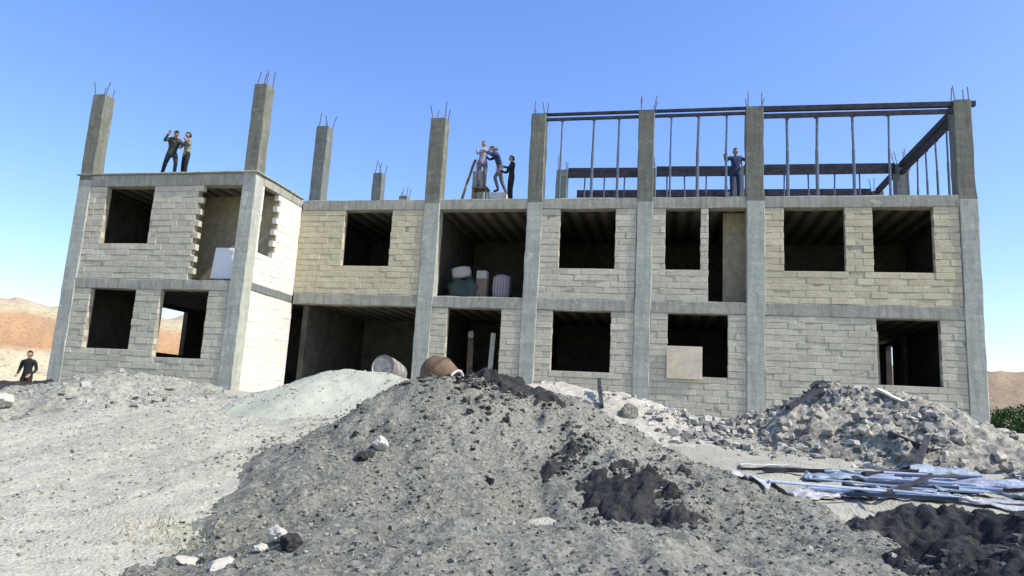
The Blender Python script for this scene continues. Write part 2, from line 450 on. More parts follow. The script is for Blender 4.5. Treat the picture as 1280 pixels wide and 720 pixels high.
# ------------------------------------------------------------------ scattered stones (soil spilled round the dark patches comes with them) (uncountable)
def stones_mesh(P, S, seed, flat=0.6):
    r = np.random.default_rng(seed)
    base = np.array([(-1,-1,-1),(1,-1,-1),(1,1,-1),(-1,1,-1),(-1,-1,1),(1,-1,1),(1,1,1),(-1,1,1)], float)*0.5
    N = len(P)
    V = base[None]*(1+r.uniform(-.45, .35, (N, 8, 3)))*S[:, None, None]
    V = V*np.stack([r.uniform(.7,1.5,N), r.uniform(.7,1.2,N), r.uniform(.22,1.0,N)*flat/0.6], -1)[:, None, :]
    a = r.uniform(0, 6.28, N); b = r.uniform(-.6, .6, N)
    ca, sa, cb, sb = np.cos(a), np.sin(a), np.cos(b), np.sin(b)
    x, y, z = V[...,0].copy(), V[...,1].copy(), V[...,2].copy()
    x2 = x*cb[:,None]+z*sb[:,None]; z2 = -x*sb[:,None]+z*cb[:,None]
    V = np.stack([x2*ca[:,None]-y*sa[:,None], x2*sa[:,None]+y*ca[:,None], z2], -1) + P[:, None, :]
    q = np.array([(0,3,2,1),(4,5,6,7),(0,1,5,4),(1,2,6,5),(2,3,7,6),(3,0,4,7)])
    Q = (q[None]+8*np.arange(N)[:,None,None]).reshape(-1, 4)
    me = raw_mesh('stones', V.reshape(-1, 3), Q)
    me.polygons.foreach_set('use_smooth', np.zeros(len(Q), bool))
    t = me.attributes.new('tint', 'FLOAT', 'FACE')
    t.data.foreach_set('value', np.repeat(r.uniform(0, 1, N), 6).astype(np.float32))
    return me

def mat_stone(name, lo, hi):
    n = NT(name)
    col = n.ramp(n.attr('tint'), [(0.0, lo), (1.0, hi)])
    col = n.mix(n.ramp(n.noise(12), [(0.4, 0.0), (0.7, 0.4)]), col, tuple(x*0.6 for x in lo))
    n.bump([(n.noise(50), 0.01, 0.6)])
    return n.done(col, 0.95)

def scatter(N, x0, x1, y0, y1, smin, smax, pw, seed, name, mat, label, cat, cond=None):
    r = np.random.default_rng(seed)
    x = r.uniform(x0, x1, N*3); y = r.uniform(y0, y1, N*3)
    k = fbm(x, y, 0.9, 3, seed)+r.uniform(-.5, .5, N*3) > 0.05
    if cond is not None: k &= cond(x, y)
    x, y = x[k][:N], y[k][:N]
    s = smin+(smax-smin)*r.power(pw, len(x))
    z = top_h(x, y)+s*0.12
    o = link(name, stones_mesh(np.stack([x, y, z], -1), s, seed), mat)
    return tag(o, label, cat, None, 'stuff')
onA = lambda x, y: A.h(x, y) > np.maximum(ground_d(x, y)-0.02, G.h(x, y))
scatter(3600, -9.5, 2, -16.8, -8.5, 0.008, 0.065, 0.14, 5, 'gravel_stones', mat_stone('grey_stone', (0.07,0.07,0.058), (0.36,0.345,0.295)), 'loose grey stones strewn over the dark gravel pile', 'stones', onA)
scatter(1900, -17, 0, -16.8, -6.5, 0.008, 0.05, 0.2, 6, 'ground_stones', mat_stone('pale_stone', (0.20,0.19,0.155), (0.52,0.485,0.41)), 'small pale stones strewn over the left foreground ground', 'stones', lambda x, y: ~onA(x, y))
onE = lambda x, y: Er.h(x, y) > ground_d(x, y)-0.25
scatter(14000, -4.6, 7.2, -9.5, -2.4, 0.02, 0.17, 0.13, 8, 'rubble_fragments', mat_stone('block_fragment', (0.10,0.098,0.084), (0.52,0.50,0.43)), 'broken block and brick fragments covering the rubble heap', 'rubble', onE)
_r = np.random.default_rng(5)
for (pa_, pb_, n_, sg) in ((at(555,486,10.9), at(720,545,10.2), 900, .42), (at(450,545,9.9), at(600,500,10.6), 420, .45), (at(560,610,8.3), at(900,620,8.6), 420, .5)):
    t_ = _r.uniform(0, 1, n_); sx = pa_.x+(pb_.x-pa_.x)*t_+_r.normal(0, sg, n_); sy = pa_.y+(pb_.y-pa_.y)*t_+_r.normal(0, sg, n_)
    ok = (fbm(sx, sy, 1.6, 3, 8) > -.05) & (A.h(sx, sy) > ground_d(sx, sy)); sx, sy = sx[ok], sy[ok]
    ss = .008+.075*_r.power(.2, len(sx)); SPILL.append((np.stack([sx, sy, top_h(sx, sy)+ss*.1], -1), ss))
tag(link('soil_crumbs', stones_mesh(np.concatenate([a for a, b in SPILL]), np.concatenate([b for a, b in SPILL]), 77), mat_stone('soil_crumb', (0.014,0.014,0.013), (0.10,0.097,0.083))), 'black soil crumbs spilled round the dark patches on the gravel pile', 'soil', None, 'stuff')
def grains(N, box, smin, smax, seed, name, mat, label, cond):
    r = np.random.default_rng(seed); x = r.uniform(box[0], box[1], N*2); y = r.uniform(box[2], box[3], N*2)
    # grain size grows with distance a little, as coarser bits roll to the foot
    k = cond(x, y) & (fbm(x, y, 1.4, 3, seed)+r.uniform(-.8, .8, N*2) > -.1); x, y = x[k][:N], y[k][:N]
    ss = smin+(smax-smin)*r.power(.35, len(x))
    tag(link(name, stones_mesh(np.stack([x, y, top_h(x, y)+ss*.15], -1), ss, seed), mat), label, 'grit', None, 'stuff')
grains(16000, (-9, 1.5, -16.8, -9.5), .008, .034, 101, 'gravel_grit', mat_stone('mixed_grit', (0.04,0.04,0.034), (0.34,0.335,0.275)), 'fine grit covering the dark gravel pile', onA)
grains(11000, (-17, -4, -16.8, -7), .008, .032, 102, 'sand_grit', mat_stone('sandy_grit', (0.19,0.185,0.14), (0.50,0.475,0.375)), 'fine grit covering the pale sand slope', lambda x, y: ~onA(x, y))
onC = lambda x, y: Cc.h(x, y) > ground_d(x, y)-0.05
scatter(1500, -22, -10, -12, -3.4, 0.02, 0.13, 0.2, 9, 'spoil_stones', mat_stone('spoil_stone', (0.18,0.185,0.16), (0.48,0.48,0.44)), 'lumps and stones on the grey green earth heap', 'stones', onC)
onG = lambda x, y: (G.h(x, y) > np.maximum(ground_d(x, y), A.h(x, y))-0.02)
scatter(1400, -1.5, 3.5, -16.5, -12, 0.01, 0.09, 0.2, 10, 'soil_clods', mat_stone('soil_clod', (0.012,0.012,0.012), (0.11,0.107,0.095)), 'black soil clods on the black mound', 'clods', onG)
scatter(700, -7, 3, -9, -0.8, 0.02, 0.14, 0.3, 12, 'bank_stones', mat_stone('bank_stone', (0.26,0.255,0.23), (0.58,0.56,0.5)), 'stones on the pale earth bank by the middle columns', 'stones', lambda x, y: D.h(x, y) > ground_d(x, y)-0.1)

# single larger lumps
def lump(name, p, s, seed, mat, label, cat, squash=0.6, group=None):
    bm = bmesh.new(); bmesh.ops.create_icosphere(bm, subdivisions=3, radius=1)
    r = random.Random(seed)
    offs = [Vector((r.uniform(-1,1), r.uniform(-1,1), r.uniform(-1,1))).normalized() for _ in range(9)]
    for v in bm.verts:
        d = v.co.normalized(); k = 1.0
        for o in offs: k = min(k, 0.72/max(0.05, d.dot(o))) if d.dot(o) > 0.6 else k
        k *= 1+0.10*r.uniform(-1, 1)
        v.co = Vector((d.x*k*s[0], d.y*k*s[1], d.z*k*s[2]))
    o = from_bm(name, bm, mat, loc=p); o.rotation_euler = (r.uniform(-.3,.3), r.uniform(-.3,.3), r.uniform(0,6))
    return tag(o, label, cat, group)
white_stone = mat_simple('white_limestone', (0.43, 0.405, 0.34), 0.9, 0.15, 10, bump=0.02)
def on_top(px, py, D0, dz=0.0):
    """walk along the sight line until it meets the modelled ground"""
    for D in np.arange(max(4.0, D0-4), D0+14, 0.04):
        q = at(px, py, D)
        if q.z < float(top_h(q.x, q.y)):
            return Vector((q.x, q.y, float(top_h(q.x, q.y))+dz))
    q = at(px, py, D0); return Vector((q.x, q.y, float(top_h(q.x, q.y))+dz))
lump('stone', on_top(345, 680, 7, .05), (0.13, 0.09, 0.08), 1, white_stone, 'jagged white stone lump at the left foot of the gravel pile', 'stone')
lump('stone', on_top(325, 690, 7, .03), (0.07, 0.05, 0.04), 2, white_stone, 'small white chip beside the jagged white stone lump', 'stone')
lump('stone', on_top(236, 704, 6.5, .02), (0.19, 0.10, 0.03), 3, white_stone, 'flat white slab lying at the bottom left of the foreground', 'stone')
lump('stone', on_top(275, 711, 6.5, .02), (0.13, 0.07, 0.03), 4, white_stone, 'thin pale slab touching the flat white slab on its right', 'stone')
lump('stone', on_top(474, 563, 9, .06), (0.13, 0.10, 0.10), 5, white_stone, 'white lump half buried high on the left slope of the gravel pile', 'stone')
lump('stone', on_top(3, 508, 20, .1), (0.2, 0.16, 0.14), 6, white_stone, 'white boulder at the left edge below the standing man', 'stone')
lump('clod', on_top(455, 574, 9, .03), (0.14, 0.10, 0.08), 7, soil_black, 'black lump beside the half buried white lump', 'clod')  # dark lump set left of the white one
lump('clod', on_top(362, 690, 7, .03), (0.12, 0.10, 0.09), 8, soil_black, 'black lump standing for the shadow just right of the jagged white stone lump', 'clod')  # dark lump added in place of the white stone's shadow
lump('clod', on_top(785, 520, 17, .05), (0.22, 0.2, 0.22), 9, gravel_dark, 'dark lump at the base of the third ground floor column', 'clod')
frag = mat_simple('broken_block_face', (0.40, 0.36, 0.29), 0.95, 0.25, 8, bump=.02)
for i in range(60):
    k = random.uniform(880, 1275); t = abs(k-1065)/215
    pp = on_top(k, 497+75*min(1, t)**1.2+random.uniform(4, 80*(1-0.4*t)), 14, .04)
    if float(Er.h(np.array(pp.x), np.array(pp.y))) < float(top_h(pp.x, pp.y))-.12: continue
    s = random.uniform(.05, .095)
    bm = bmesh.new(); bm_box(bm, -s*1.2, s*1.2, -s*.7, s*.7, -s*.6, s*.6)
    bmesh.ops.bisect_plane(bm, geom=bm.verts[:]+bm.edges[:]+bm.faces[:], plane_co=(s*random.uniform(.3,.9),0,0), plane_no=(1,random.uniform(-.6,.6),random.uniform(-.4,.4)), clear_outer=True)
    bmesh.ops.holes_fill(bm, edges=bm.edges[:])
    bmesh.ops.bevel(bm, geom=bm.edges[:], offset=.012, segments=1, affect='EDGES')
    o = from_bm('broken_block', bm, frag if i % 3 else MT['mortar'], loc=pp)
    o.rotation_euler = (random.uniform(-.7,.7), random.uniform(-.7,.7), random.uniform(0, 6.3))
    tag(o, 'broken concrete block lying among the fragments of the rubble heap', 'block', 'broken blocks on the rubble heap')

# ------------------------------------------------------------------ the building
B_ = empty('unfinished_building', (-7.5, 0, 0))
tag(B_, 'two storey unfinished concrete frame building with block walls and bare roof columns', 'building')
BO = Vector((-7.5, 0, 0))
def part(name, bm, mats, label=None, smooth=False):
    bmesh.ops.translate(bm, verts=bm.verts, vec=-BO)
    o = from_bm(name, bm, mats, parent=B_, smooth=smooth)
    if label: o['label'] = label
    return o

def column(x0, x1, y0, y1, z0, z1, mat='concrete', rebars=True, rh=0.55):
    c = empty  # noqa
    bm = bmesh.new(); rough_box(bm, x0, x1, y0, y1, z0, z1, 0.30, 0.011, 0.018)
    # lift lines: each storey pour is slightly offset
    for v in bm.verts:
        k = 0 if v.co.z < 3.2 else (1 if v.co.z < 6.5 else 2)
        v.co.x += (0.0, 0.012, -0.012)[k]; v.co.y += (0.0, -0.006, 0.010)[k]
    o = part('column', bm, MT[mat])
    if mat == 'concrete':                     # above the roof the shade of the fronts is put into a darker concrete
        o.data.materials.append(MT['concrete_shaded'])
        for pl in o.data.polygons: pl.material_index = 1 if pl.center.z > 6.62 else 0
    if rebars:
        for sx, sy in ((0,0),(1,0),(0,1),(1,1)):
            bx = x0+.06+(x1-x0-.12)*sx; by = y0+.06+(y1-y0-.12)*sy
            b = bmesh.new(); h = rh*random.uniform(.6, 1.15)
            bm_bar(b, (bx, by, z1-.05), (bx+random.uniform(-.12,.12), by+random.uniform(-.09,.09), z1+h), 0.015, 5)
            bmesh.ops.translate(b, verts=b.verts, vec=-BO)
            from_bm('rebar', b, MT['rust'], parent=o)
    return o
W = -2.9
COLS = dict(A=(5.60,6.08), Bc=(-.28,.25), C=(-3.60,-3.10), D=(-7.16,-6.66), E=(-10.72,-10.17), H=(-15.22,-14.76))
ZT = 9.56
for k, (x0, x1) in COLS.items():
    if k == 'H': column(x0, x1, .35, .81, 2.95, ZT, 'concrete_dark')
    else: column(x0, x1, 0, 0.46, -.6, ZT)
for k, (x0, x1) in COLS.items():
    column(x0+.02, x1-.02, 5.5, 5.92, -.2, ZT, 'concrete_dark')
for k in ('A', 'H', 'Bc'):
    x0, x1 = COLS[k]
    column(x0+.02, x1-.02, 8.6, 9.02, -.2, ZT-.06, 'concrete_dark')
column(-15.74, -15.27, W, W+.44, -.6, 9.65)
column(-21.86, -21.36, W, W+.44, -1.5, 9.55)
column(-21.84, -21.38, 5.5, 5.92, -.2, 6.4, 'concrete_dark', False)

# slabs and edge beams
def slab(name, x0, x1, y0, y1, z0, z1, mat, amp=0.012):
    bm = bmesh.new(); rough_box(bm, x0, x1, y0, y1, z0, z1, 0.5, amp, 0.02)
    return part(name, bm, MT[mat])
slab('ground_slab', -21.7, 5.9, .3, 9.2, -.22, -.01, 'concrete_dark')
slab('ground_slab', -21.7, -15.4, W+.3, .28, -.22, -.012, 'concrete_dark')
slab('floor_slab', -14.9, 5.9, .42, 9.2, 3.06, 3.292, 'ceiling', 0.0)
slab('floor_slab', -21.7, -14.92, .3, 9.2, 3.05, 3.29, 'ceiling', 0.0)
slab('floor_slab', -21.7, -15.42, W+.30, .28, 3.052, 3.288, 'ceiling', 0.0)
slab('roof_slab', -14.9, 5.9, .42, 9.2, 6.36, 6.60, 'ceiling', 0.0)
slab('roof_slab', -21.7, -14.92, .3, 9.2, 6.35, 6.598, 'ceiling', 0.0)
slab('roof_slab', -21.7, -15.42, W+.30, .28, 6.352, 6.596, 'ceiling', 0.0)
slab('floor_beam', -15.24, 5.75, .014, .40, 2.93, 3.31, 'slab')
slab('roof_beam', -15.24, 5.75, .012, .40, 6.26, 6.62, 'slab')
slab('floor_beam', -21.8, -15.30, W+.012, W+.40, 2.86, 3.18, 'slab')
slab('roof_beam', -21.8, -15.30, W+.014, W+.40, 6.26, 6.64, 'slab')
slab('floor_beam', -15.66, -15.262, W+.42, .02, 2.95, 3.20, 'concrete_dark')  # dark colour here paints in the shadow line of the slab
slab('roof_beam', -15.66, -15.258, W+.42, .02, 6.36, 6.63, 'slab')
slab('roof_lip', -15.72, -15.20, W-.06, .02, 6.64, 6.70, 'slab', 0.006)
slab('roof_lip', -21.95, -15.74, W-.07, W+.5, 6.64, 6.69, 'slab', 0.006)

# block infill walls
HB, LB, JT = 0.195, 0.46, 0.012
def brick_wall(o, ux, nrm, L, z0, z1, holes, mats=('block', 'mortar'), depth=0.20, rag=0.012, tooth=None, label=None, relief=0.012, jag=(False, False)):
    """o: corner (x,y) at the face, ux: unit along wall, nrm: outward unit; holes (u0,u1,za,zb[,jag])"""
    bm = bmesh.new(); lay = bm.faces.layers.float.new('tint')
    n = max(1, round((z1-z0)/HB)); hb = (z1-z0)/n
    sn = lambda z: z0+round((z-z0)/hb)*hb
    H = [(a, b, z0-1 if za <= z0+.02 else sn(za), z1+1 if zb >= z1-.02 else sn(zb)) for a, b, za, zb in holes]
    ux = Vector((*ux, 0)); nv = Vector((*nrm, 0)); o3 = Vector((*o, 0))
    def pt(u, d, z): return o3+ux*u-nv*d+Vector((0,0,z))
    flip = ux.cross(Vector((0,0,1))).dot(nv) < 0
    def quad(pts, mi, tint):
        f = bm.faces.new([bm.verts.new(p) for p in (pts[::-1] if flip else pts)]); f.material_index = mi; f[lay] = tint
    us = sorted({0, L, *[min(L, max(0, h[0])) for h in H], *[min(L, max(0, h[1])) for h in H]})
    zs = sorted({z0, z1, *[min(z1, max(z0, h[2])) for h in H], *[min(z1, max(z0, h[3])) for h in H]})
    def solid(i, j):
        if not (0 <= i < len(us)-1 and 0 <= j < len(zs)-1): return False
        u = (us[i]+us[i+1])/2; z = (zs[j]+zs[j+1])/2
        return not any(h[0] < u < h[1] and h[2] < z < h[3] for h in H)
    r = relief
    for i in range(len(us)-1):
        for j in range(len(zs)-1):
            if not solid(i, j): continue
            a, b, c, d = us[i], us[i+1], zs[j], zs[j+1]
            quad([pt(a,r,c), pt(b,r,c), pt(b,r,d), pt(a,r,d)], 1, .5)
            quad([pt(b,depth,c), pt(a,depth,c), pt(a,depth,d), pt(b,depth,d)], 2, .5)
            if not solid(i-1, j): quad([pt(a,depth,c), pt(a,r,c), pt(a,r,d), pt(a,depth,d)], 1, .5)
            if not solid(i+1, j): quad([pt(b,r,c), pt(b,depth,c), pt(b,depth,d), pt(b,r,d)], 1, .5)
            if not solid(i, j-1): quad([pt(a,depth,c), pt(b,depth,c), pt(b,r,c), pt(a,r,c)], 1, .5)
            if not solid(i, j+1): quad([pt(a,r,d), pt(b,r,d), pt(b,depth,d), pt(a,depth,d)], 1, .5)
    for k in range(n):
        za = z0+k*hb; zb = za+hb; zm = (za+zb)/2
        iv = [(0.0, L, jag[0], jag[1])]
        for h in sorted(H):
            if h[2] < zm < h[3]:
                nx = []
                for a, b, fa, fb in iv:
                    if h[1] <= a or h[0] >= b: nx.append((a, b, fa, fb)); continue
                    if h[0] > a: nx.append((a, h[0], fa, True))
                    if h[1] < b: nx.append((h[1], b, True, fb))
                iv = nx
        for a, b, fa, fb in iv:
            if b-a < .03: continue
            ja = random.uniform(-rag, rag) if fa else 0.003
            jb = random.uniform(-rag, rag) if fb else -0.003
            if tooth and fa and k % 2 and abs(a-tooth) < .05: ja -= 0.16
            if tooth and fb and k % 2 and abs(b-tooth) < .05: jb += 0.16
            A0 = a+ja; B0 = b+jb
            u = A0; first = True
            while u < B0-0.02:
                e = u+LB*random.uniform(.94, 1.06)
                if first: e = (math.floor((u+(k % 2)*LB/2)/LB)+1)*LB-(k % 2)*LB/2 + random.uniform(-.015, .015); first = False
                if e-u < .06: e += LB
                e = min(e, B0)
                if B0-e < .07: e = B0
                d0 = random.uniform(-.009, .008); g = JT*random.uniform(.6, 1.5)/2
                sag = random.uniform(-.004, .004)
                d1 = depth*.8 if ((fa and u == A0) or (fb and e == B0)) else .05
                u0, u1, c, d = u+(g*.22 if u > A0 else 0), e-(g*.22 if e < B0 else 0), za+g+sag, zb-g+sag
                tn = min(1, max(0, random.gauss(.5, .24)))
                # chamfered front face
                ch = .009
                fo = [pt(u0,d0+ch,c), pt(u1,d0+ch,c), pt(u1,d0+ch,d), pt(u0,d0+ch,d)]
                fi = [pt(u0+ch,d0,c+ch), pt(u1-ch,d0,c+ch), pt(u1-ch,d0,d-ch), pt(u0+ch,d0,d-ch)]
                cut = random.random()
                fi = [q_+Vector((0, 0, random.uniform(-.006, .006)))+nv*random.uniform(-.006, .002) for q_ in fi]
                if cut < .10:
                    w_ = random.randrange(4); fi[w_] = fi[w_]+(sum(fi, Vector())/4-fi[w_])*random.uniform(.15, .4)-nv*.004
                bk = [pt(u0,d1,c), pt(u1,d1,c), pt(u1,d1,d), pt(u0,d1,d)]
                quad(fi, 0, tn)
                for q in range(4):
                    w = (q+1) % 4
                    quad([fo[q], fo[w], fi[w], fi[q]], 0, tn)
                    quad([bk[q], bk[w], fo[w], fo[q]], 0, tn)
                u = e
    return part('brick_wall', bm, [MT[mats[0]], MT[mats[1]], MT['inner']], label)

FX = (1, 0); FN = (0, -1); yF = .035
def fwall(x0, x1, z0, z1, holes, y=yF, **k):
    return brick_wall((x0, y), FX, FN, x1-x0, z0, z1, [(a-x0, b-x0, c, d) for a, b, c, d in holes], **k)
U0, U1 = 3.312, 6.258
L0, L1 = -.3, 2.928
fwall(-15.272, -10.72, U0, U1, [(-13.6, -11.85, 4.26, 6.3)], mats=('block_y', 'mortar'), label='yellowish block wall between the left wing and the open bay')
fwall(-6.66, -3.60, U0, U1, [(-6.05, -4.25, 4.3, 6.3)])
fwall(-3.10, -1.40, U0, U1, [(-2.70, -1.63, 4.32, 6.3)], jag=(False, True))
fwall(.25, 5.60, U0, U1, [(.80, 2.53, 4.3, 6.3), (3.28, 4.92, 4.3, 6.3)], mats=('block_y', 'mortar'))
fwall(-10.17, -9.63, L0, L1, [], jag=(False, True)); fwall(-7.82, -7.16, L0, L1, [], jag=(True, False))
fwall(-6.66, -3.60, L0, L1, [(-6.15, -4.30, .98, 3.0)])
fwall(-3.10, -.28, L0, L1, [(-2.58, -.80, .98, 3.0)])
fwall(.25, 5.60, L0, L1, [(3.30, 4.97, 1.12, 3.0)])
# left wing front
fwall(-21.36, -15.74, 3.185, U1, [(-20.72, -18.92, 4.26, 6.3), (-17.28, -15.73, 3.0, 6.3)], y=W+.035, tooth=-17.28+21.36)
fwall(-21.36, -15.74, -.6, 2.858, [(-20.76, -19.06, .88, 2.9), (-18.17, -16.46, .82, 2.9)], y=W+.035)
# wing return wall facing right
brick_wall((-15.275, W+.44), (0, 1), (1, 0), 2.56, 3.205, 6.355, [(.10, 1.12, 4.1, 6.4)], mats=('block_w', 'mortar_w'), rag=.03, tooth=1.12, relief=.006, label='sunlit white block wall of the wing, upper storey')
brick_wall((-15.275, W+.44), (0, 1), (1, 0), 2.56, -.5, 2.945, [], mats=('block_w', 'mortar_w'), relief=.005, label='sunlit white block wall of the wing, ground storey')
# end and rear walls
def plain_wall(name, x0, x1, y0, y1, z0, z1, hole=None, mat='inner', ax='x', label=None):
    """hole=(a,b,za,zb) along the long axis"""
    bm = bmesh.new()
    a0, a1 = (x0, x1) if ax == 'x' else (y0, y1)
    cells = [(a0, a1, z0, z1)]
    if hole:
        a, b, za, zb = hole
        cells = [(a0, a, z0, z1), (b, a1, z0, z1)]
        if za > z0+.01: cells.append((a, b, z0, za))
        if zb < z1-.01: cells.append((a, b, zb, z1))
    for a, b, c, d in cells:
        if ax == 'x': bm_box(bm, a, b, y0, y1, c, d)
        else: bm_box(bm, x0, x1, a, b, c, d)
    return part(name, bm, MT[mat], label)
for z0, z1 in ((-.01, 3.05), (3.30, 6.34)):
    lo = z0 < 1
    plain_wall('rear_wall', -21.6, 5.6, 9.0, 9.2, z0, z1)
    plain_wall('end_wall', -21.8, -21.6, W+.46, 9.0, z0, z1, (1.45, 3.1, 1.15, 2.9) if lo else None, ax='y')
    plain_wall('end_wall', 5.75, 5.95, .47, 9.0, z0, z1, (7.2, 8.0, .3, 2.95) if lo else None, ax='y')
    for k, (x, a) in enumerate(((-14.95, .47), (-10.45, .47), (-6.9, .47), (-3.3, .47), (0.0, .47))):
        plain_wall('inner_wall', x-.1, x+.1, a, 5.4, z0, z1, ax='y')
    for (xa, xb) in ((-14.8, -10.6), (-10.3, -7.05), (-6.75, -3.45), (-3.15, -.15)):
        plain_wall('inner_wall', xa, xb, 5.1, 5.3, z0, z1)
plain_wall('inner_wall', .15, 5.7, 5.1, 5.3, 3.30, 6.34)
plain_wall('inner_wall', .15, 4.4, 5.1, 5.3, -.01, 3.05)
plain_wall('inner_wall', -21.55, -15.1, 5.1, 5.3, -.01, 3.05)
plain_wall('loggia_wall', -18.1, -15.30, W+1.5, W+1.7, 3.30, 6.34, mat='inner_w', label='olive tan back wall of the open loggia')
plain_wall('loggia_wall', -18.3, -18.11, W+.3, W+1.7, 3.30, 6.34, ax='y', mat='inner_w')
plain_wall('inner_wall', -.9, -.05, .9, 1.05, 3.30, 6.34, mat='inner_w', label='brownish wall panel just inside the upper doorway')

# steel and timber beams over the roof
def beam_part(name, bars, mat='beam', label=None):
    bm = bmesh.new()
    for a, b, w, h in bars: bm_beam(bm, a, b, w, h)
    return part(name, bm, MT[mat], label)
for xa, xb in ((-6.66, -3.60), (-3.10, -.28)):
    beam_part('roof_rail', [((xa, .10, 9.38), (xb, .10, 9.38), .08, .09)])
beam_part('roof_rail', [((-7.18, .23, 9.615), (.3, .23, 9.60), .09, .085)], label='long dark rail running over the tops of three columns')
beam_part('roof_beam_form', [((.25, .10, 9.49), (6.2, .10, 9.43), .14, .15), ((.25, .06, 9.24), (5.6, .06, 9.20), .05, .15)], label='thick dark formwork beam over the right front bay')
for k in range(9):
    x = .55+k*.6
    beam_part('beam_clamp', [((x, .10, 9.15), (x, .10, 9.45), .04, .06)], 'rust')
beam_part('roof_beam_form', [((5.80, .46, 9.42), (5.80, 5.5, 9.50), .16, .20), ((5.80, .46, 9.16), (5.80, 5.5, 9.20), .12, .16), ((5.80, 5.92, 9.46), (5.80, 8.6, 9.46), .16, .2)], label='dark beam running back along the right edge of the roof')
for xa, xb in ((-6.68, -3.58), (-3.12, -.26), (.23, 5.62)):
    beam_part('roof_beam_form', [((xa, 5.7, 9.58), (xb, 5.7, 9.54), .14, .16), ((xa, 5.66, 9.36), (xb, 5.66, 9.34), .06, .24)], label='dark formwork beam over the middle row of roof columns')
beam_part('roof_beam_form', [((-6.7, 8.8, 9.50), (5.6, 8.8, 9.42), .14, .42)], label='dark formwork beam over the rear row of roof columns')

# ------------------------------------------------------------------ props under the beams
def prop(p, z0, z1, r, label, group):
    root = empty('steel_prop', (p[0], p[1], z0)); tag(root, label, 'prop', group)
    b = bmesh.new(); bm_bar(b, (0,0,.01), (0,0,(z1-z0)*.58), r*1.25, 7); from_bm('outer_tube', b, MT['prop'], parent=root)
    b = bmesh.new(); bm_bar(b, (0,0,(z1-z0)*.58), (random.uniform(-.03,.03),0,z1-z0-.012), r, 7); from_bm('inner_tube', b, MT['prop'], parent=root)
    b = bmesh.new(); bm_box(b, -.07, .07, -.07, .07, 0, .012); from_bm('base_plate', b, MT['rust'], parent=root)
    b = bmesh.new(); bm_box(b, -.06, .06, -.05, .05, z1-z0-.012, z1-z0-.002); from_bm('head_plate', b, MT['rust'], parent=root)
    return root
for x, r in ((-6.13, .028), (-5.08, .038), (-4.25, .036)):
    prop((x, .10), 6.62, 9.33, r, 'slim steel prop under the front roof rails just right of the worker in black', 'props in the first railed bay')
for x, r in ((-2.59, .028), (-1.75, .042), (-.88, .034)):
    prop((x, .10), 6.62, 9.33, r, 'slim steel prop under the front roof rails in the bay beside the worker in blue', 'props in the second railed bay')
for x, r in ((.94, .042), (1.79, .042), (2.83, .038), (3.82, .030)):
    prop((x, .10), 6.62, 9.15, r, 'steel prop under the thick front formwork beam of the right bay', 'props in the right bay')
for y in (1.2, 2.1, 3.0, 3.9, 4.8):
    prop((5.80, y), 6.62, 9.07, .03, 'thin steel prop under the beam running back along the right roof edge', 'props along the right edge')
for x in (-6.0, -5.2, -4.4, -2.7, -2.0, -1.2, .9, 1.7, 2.6, 3.5, 4.4):
    prop((x, 5.7), 6.62, 9.28, .03, 'thin steel prop under the dark beam of the middle column row', 'props along the middle row')

# ------------------------------------------------------------------ things in and on the building
def box_thing(name, loc, sx, sy, sz, mat, label, cat, rot=(0,0,0), bev=.02, seg=2, jit=0.0):
    bm = bmesh.new(); bm_box(bm, -sx/2, sx/2, -sy/2, sy/2, 0, sz)
    bmesh.ops.bevel(bm, geom=bm.edges[:], offset=bev, segments=seg, affect='EDGES')
    if jit:
        for v in bm.verts: v.co += Vector([random.uniform(-jit, jit) for _ in range(3)])
    o = from_bm(name, bm, mat, loc=loc, smooth=False); o.rotation_euler = rot
    return tag(o, label, cat)
def sack(name, loc, s, mat, label, rot=(0,0,0)):
    bm = bmesh.new(); bmesh.ops.create_cube(bm, size=1)
    bmesh.ops.subdivide_edges(bm, edges=bm.edges[:], cuts=5, use_grid_fill=True)
    for v in bm.verts:
        c = v.co*2
        k = Vector((c.x*math.sqrt(max(.05, 1-.28*c.y*c.y-.12*c.z*c.z)), c.y*math.sqrt(max(.05, 1-.28*c.x*c.x-.12*c.z*c.z)), c.z*math.sqrt(max(.05, 1-.3*c.x*c.x-.3*c.y*c.y))))
        v.co = Vector((k.x*s[0]/2, k.y*s[1]/2, k.z*s[2]/2+s[2]/2)) + Vector([random.uniform(-.012, .012) for _ in range(3)])
    o = from_bm(name, bm, mat, loc=loc, smooth=True); o.rotation_euler = rot
    return tag(o, label, 'sack')
tarp = mat_simple('dark_green_tarpaulin', (0.035, 0.055, 0.040), 0.6, 0.35, 5, bump=.03)
paper = mat_simple('pale_paper', (0.34, 0.32, 0.28), 0.85, 0.12, 6)
def striped():
    n = NT('striped_sack')
    w = n.n('ShaderNodeTexWave', wave_type='BANDS', bands_direction='X'); w.inputs['Scale'].default_value = 3.2
    n.l(n.co, w.inputs['Vector'])
    n.bump([(n.noise(20), .01, .5)])
    return n.done(n.ramp(w.outputs['Fac'], [(.3, (.20,.17,.165)), (.7, (.31,.27,.265))]), .9)
zf = 3.297
bm = bmesh.new(); bmesh.ops.create_icosphere(bm, subdivisions=4, radius=1)
for v in bm.verts:
    c = v.co.copy(); k = 1+.12*math.sin(c.x*7+2*c.y)+.08*math.sin(c.z*11+c.x*5)
    v.co = Vector((c.x*.75*k, c.y*.45*k, max(0, c.z*.75*k+.1)))
o = from_bm('tarpaulin_heap', bm, tarp, loc=(-9.35, 1.0, zf), smooth=True); tag(o, 'dark green tarpaulin heap in the open upper bay', 'tarpaulin')
sack('cement_sack', (-9.5, 1.0, zf+.78), (.68, .42, .42), paper, 'pale cement sack lying on top of the dark green heap', (0, -.18, .3))
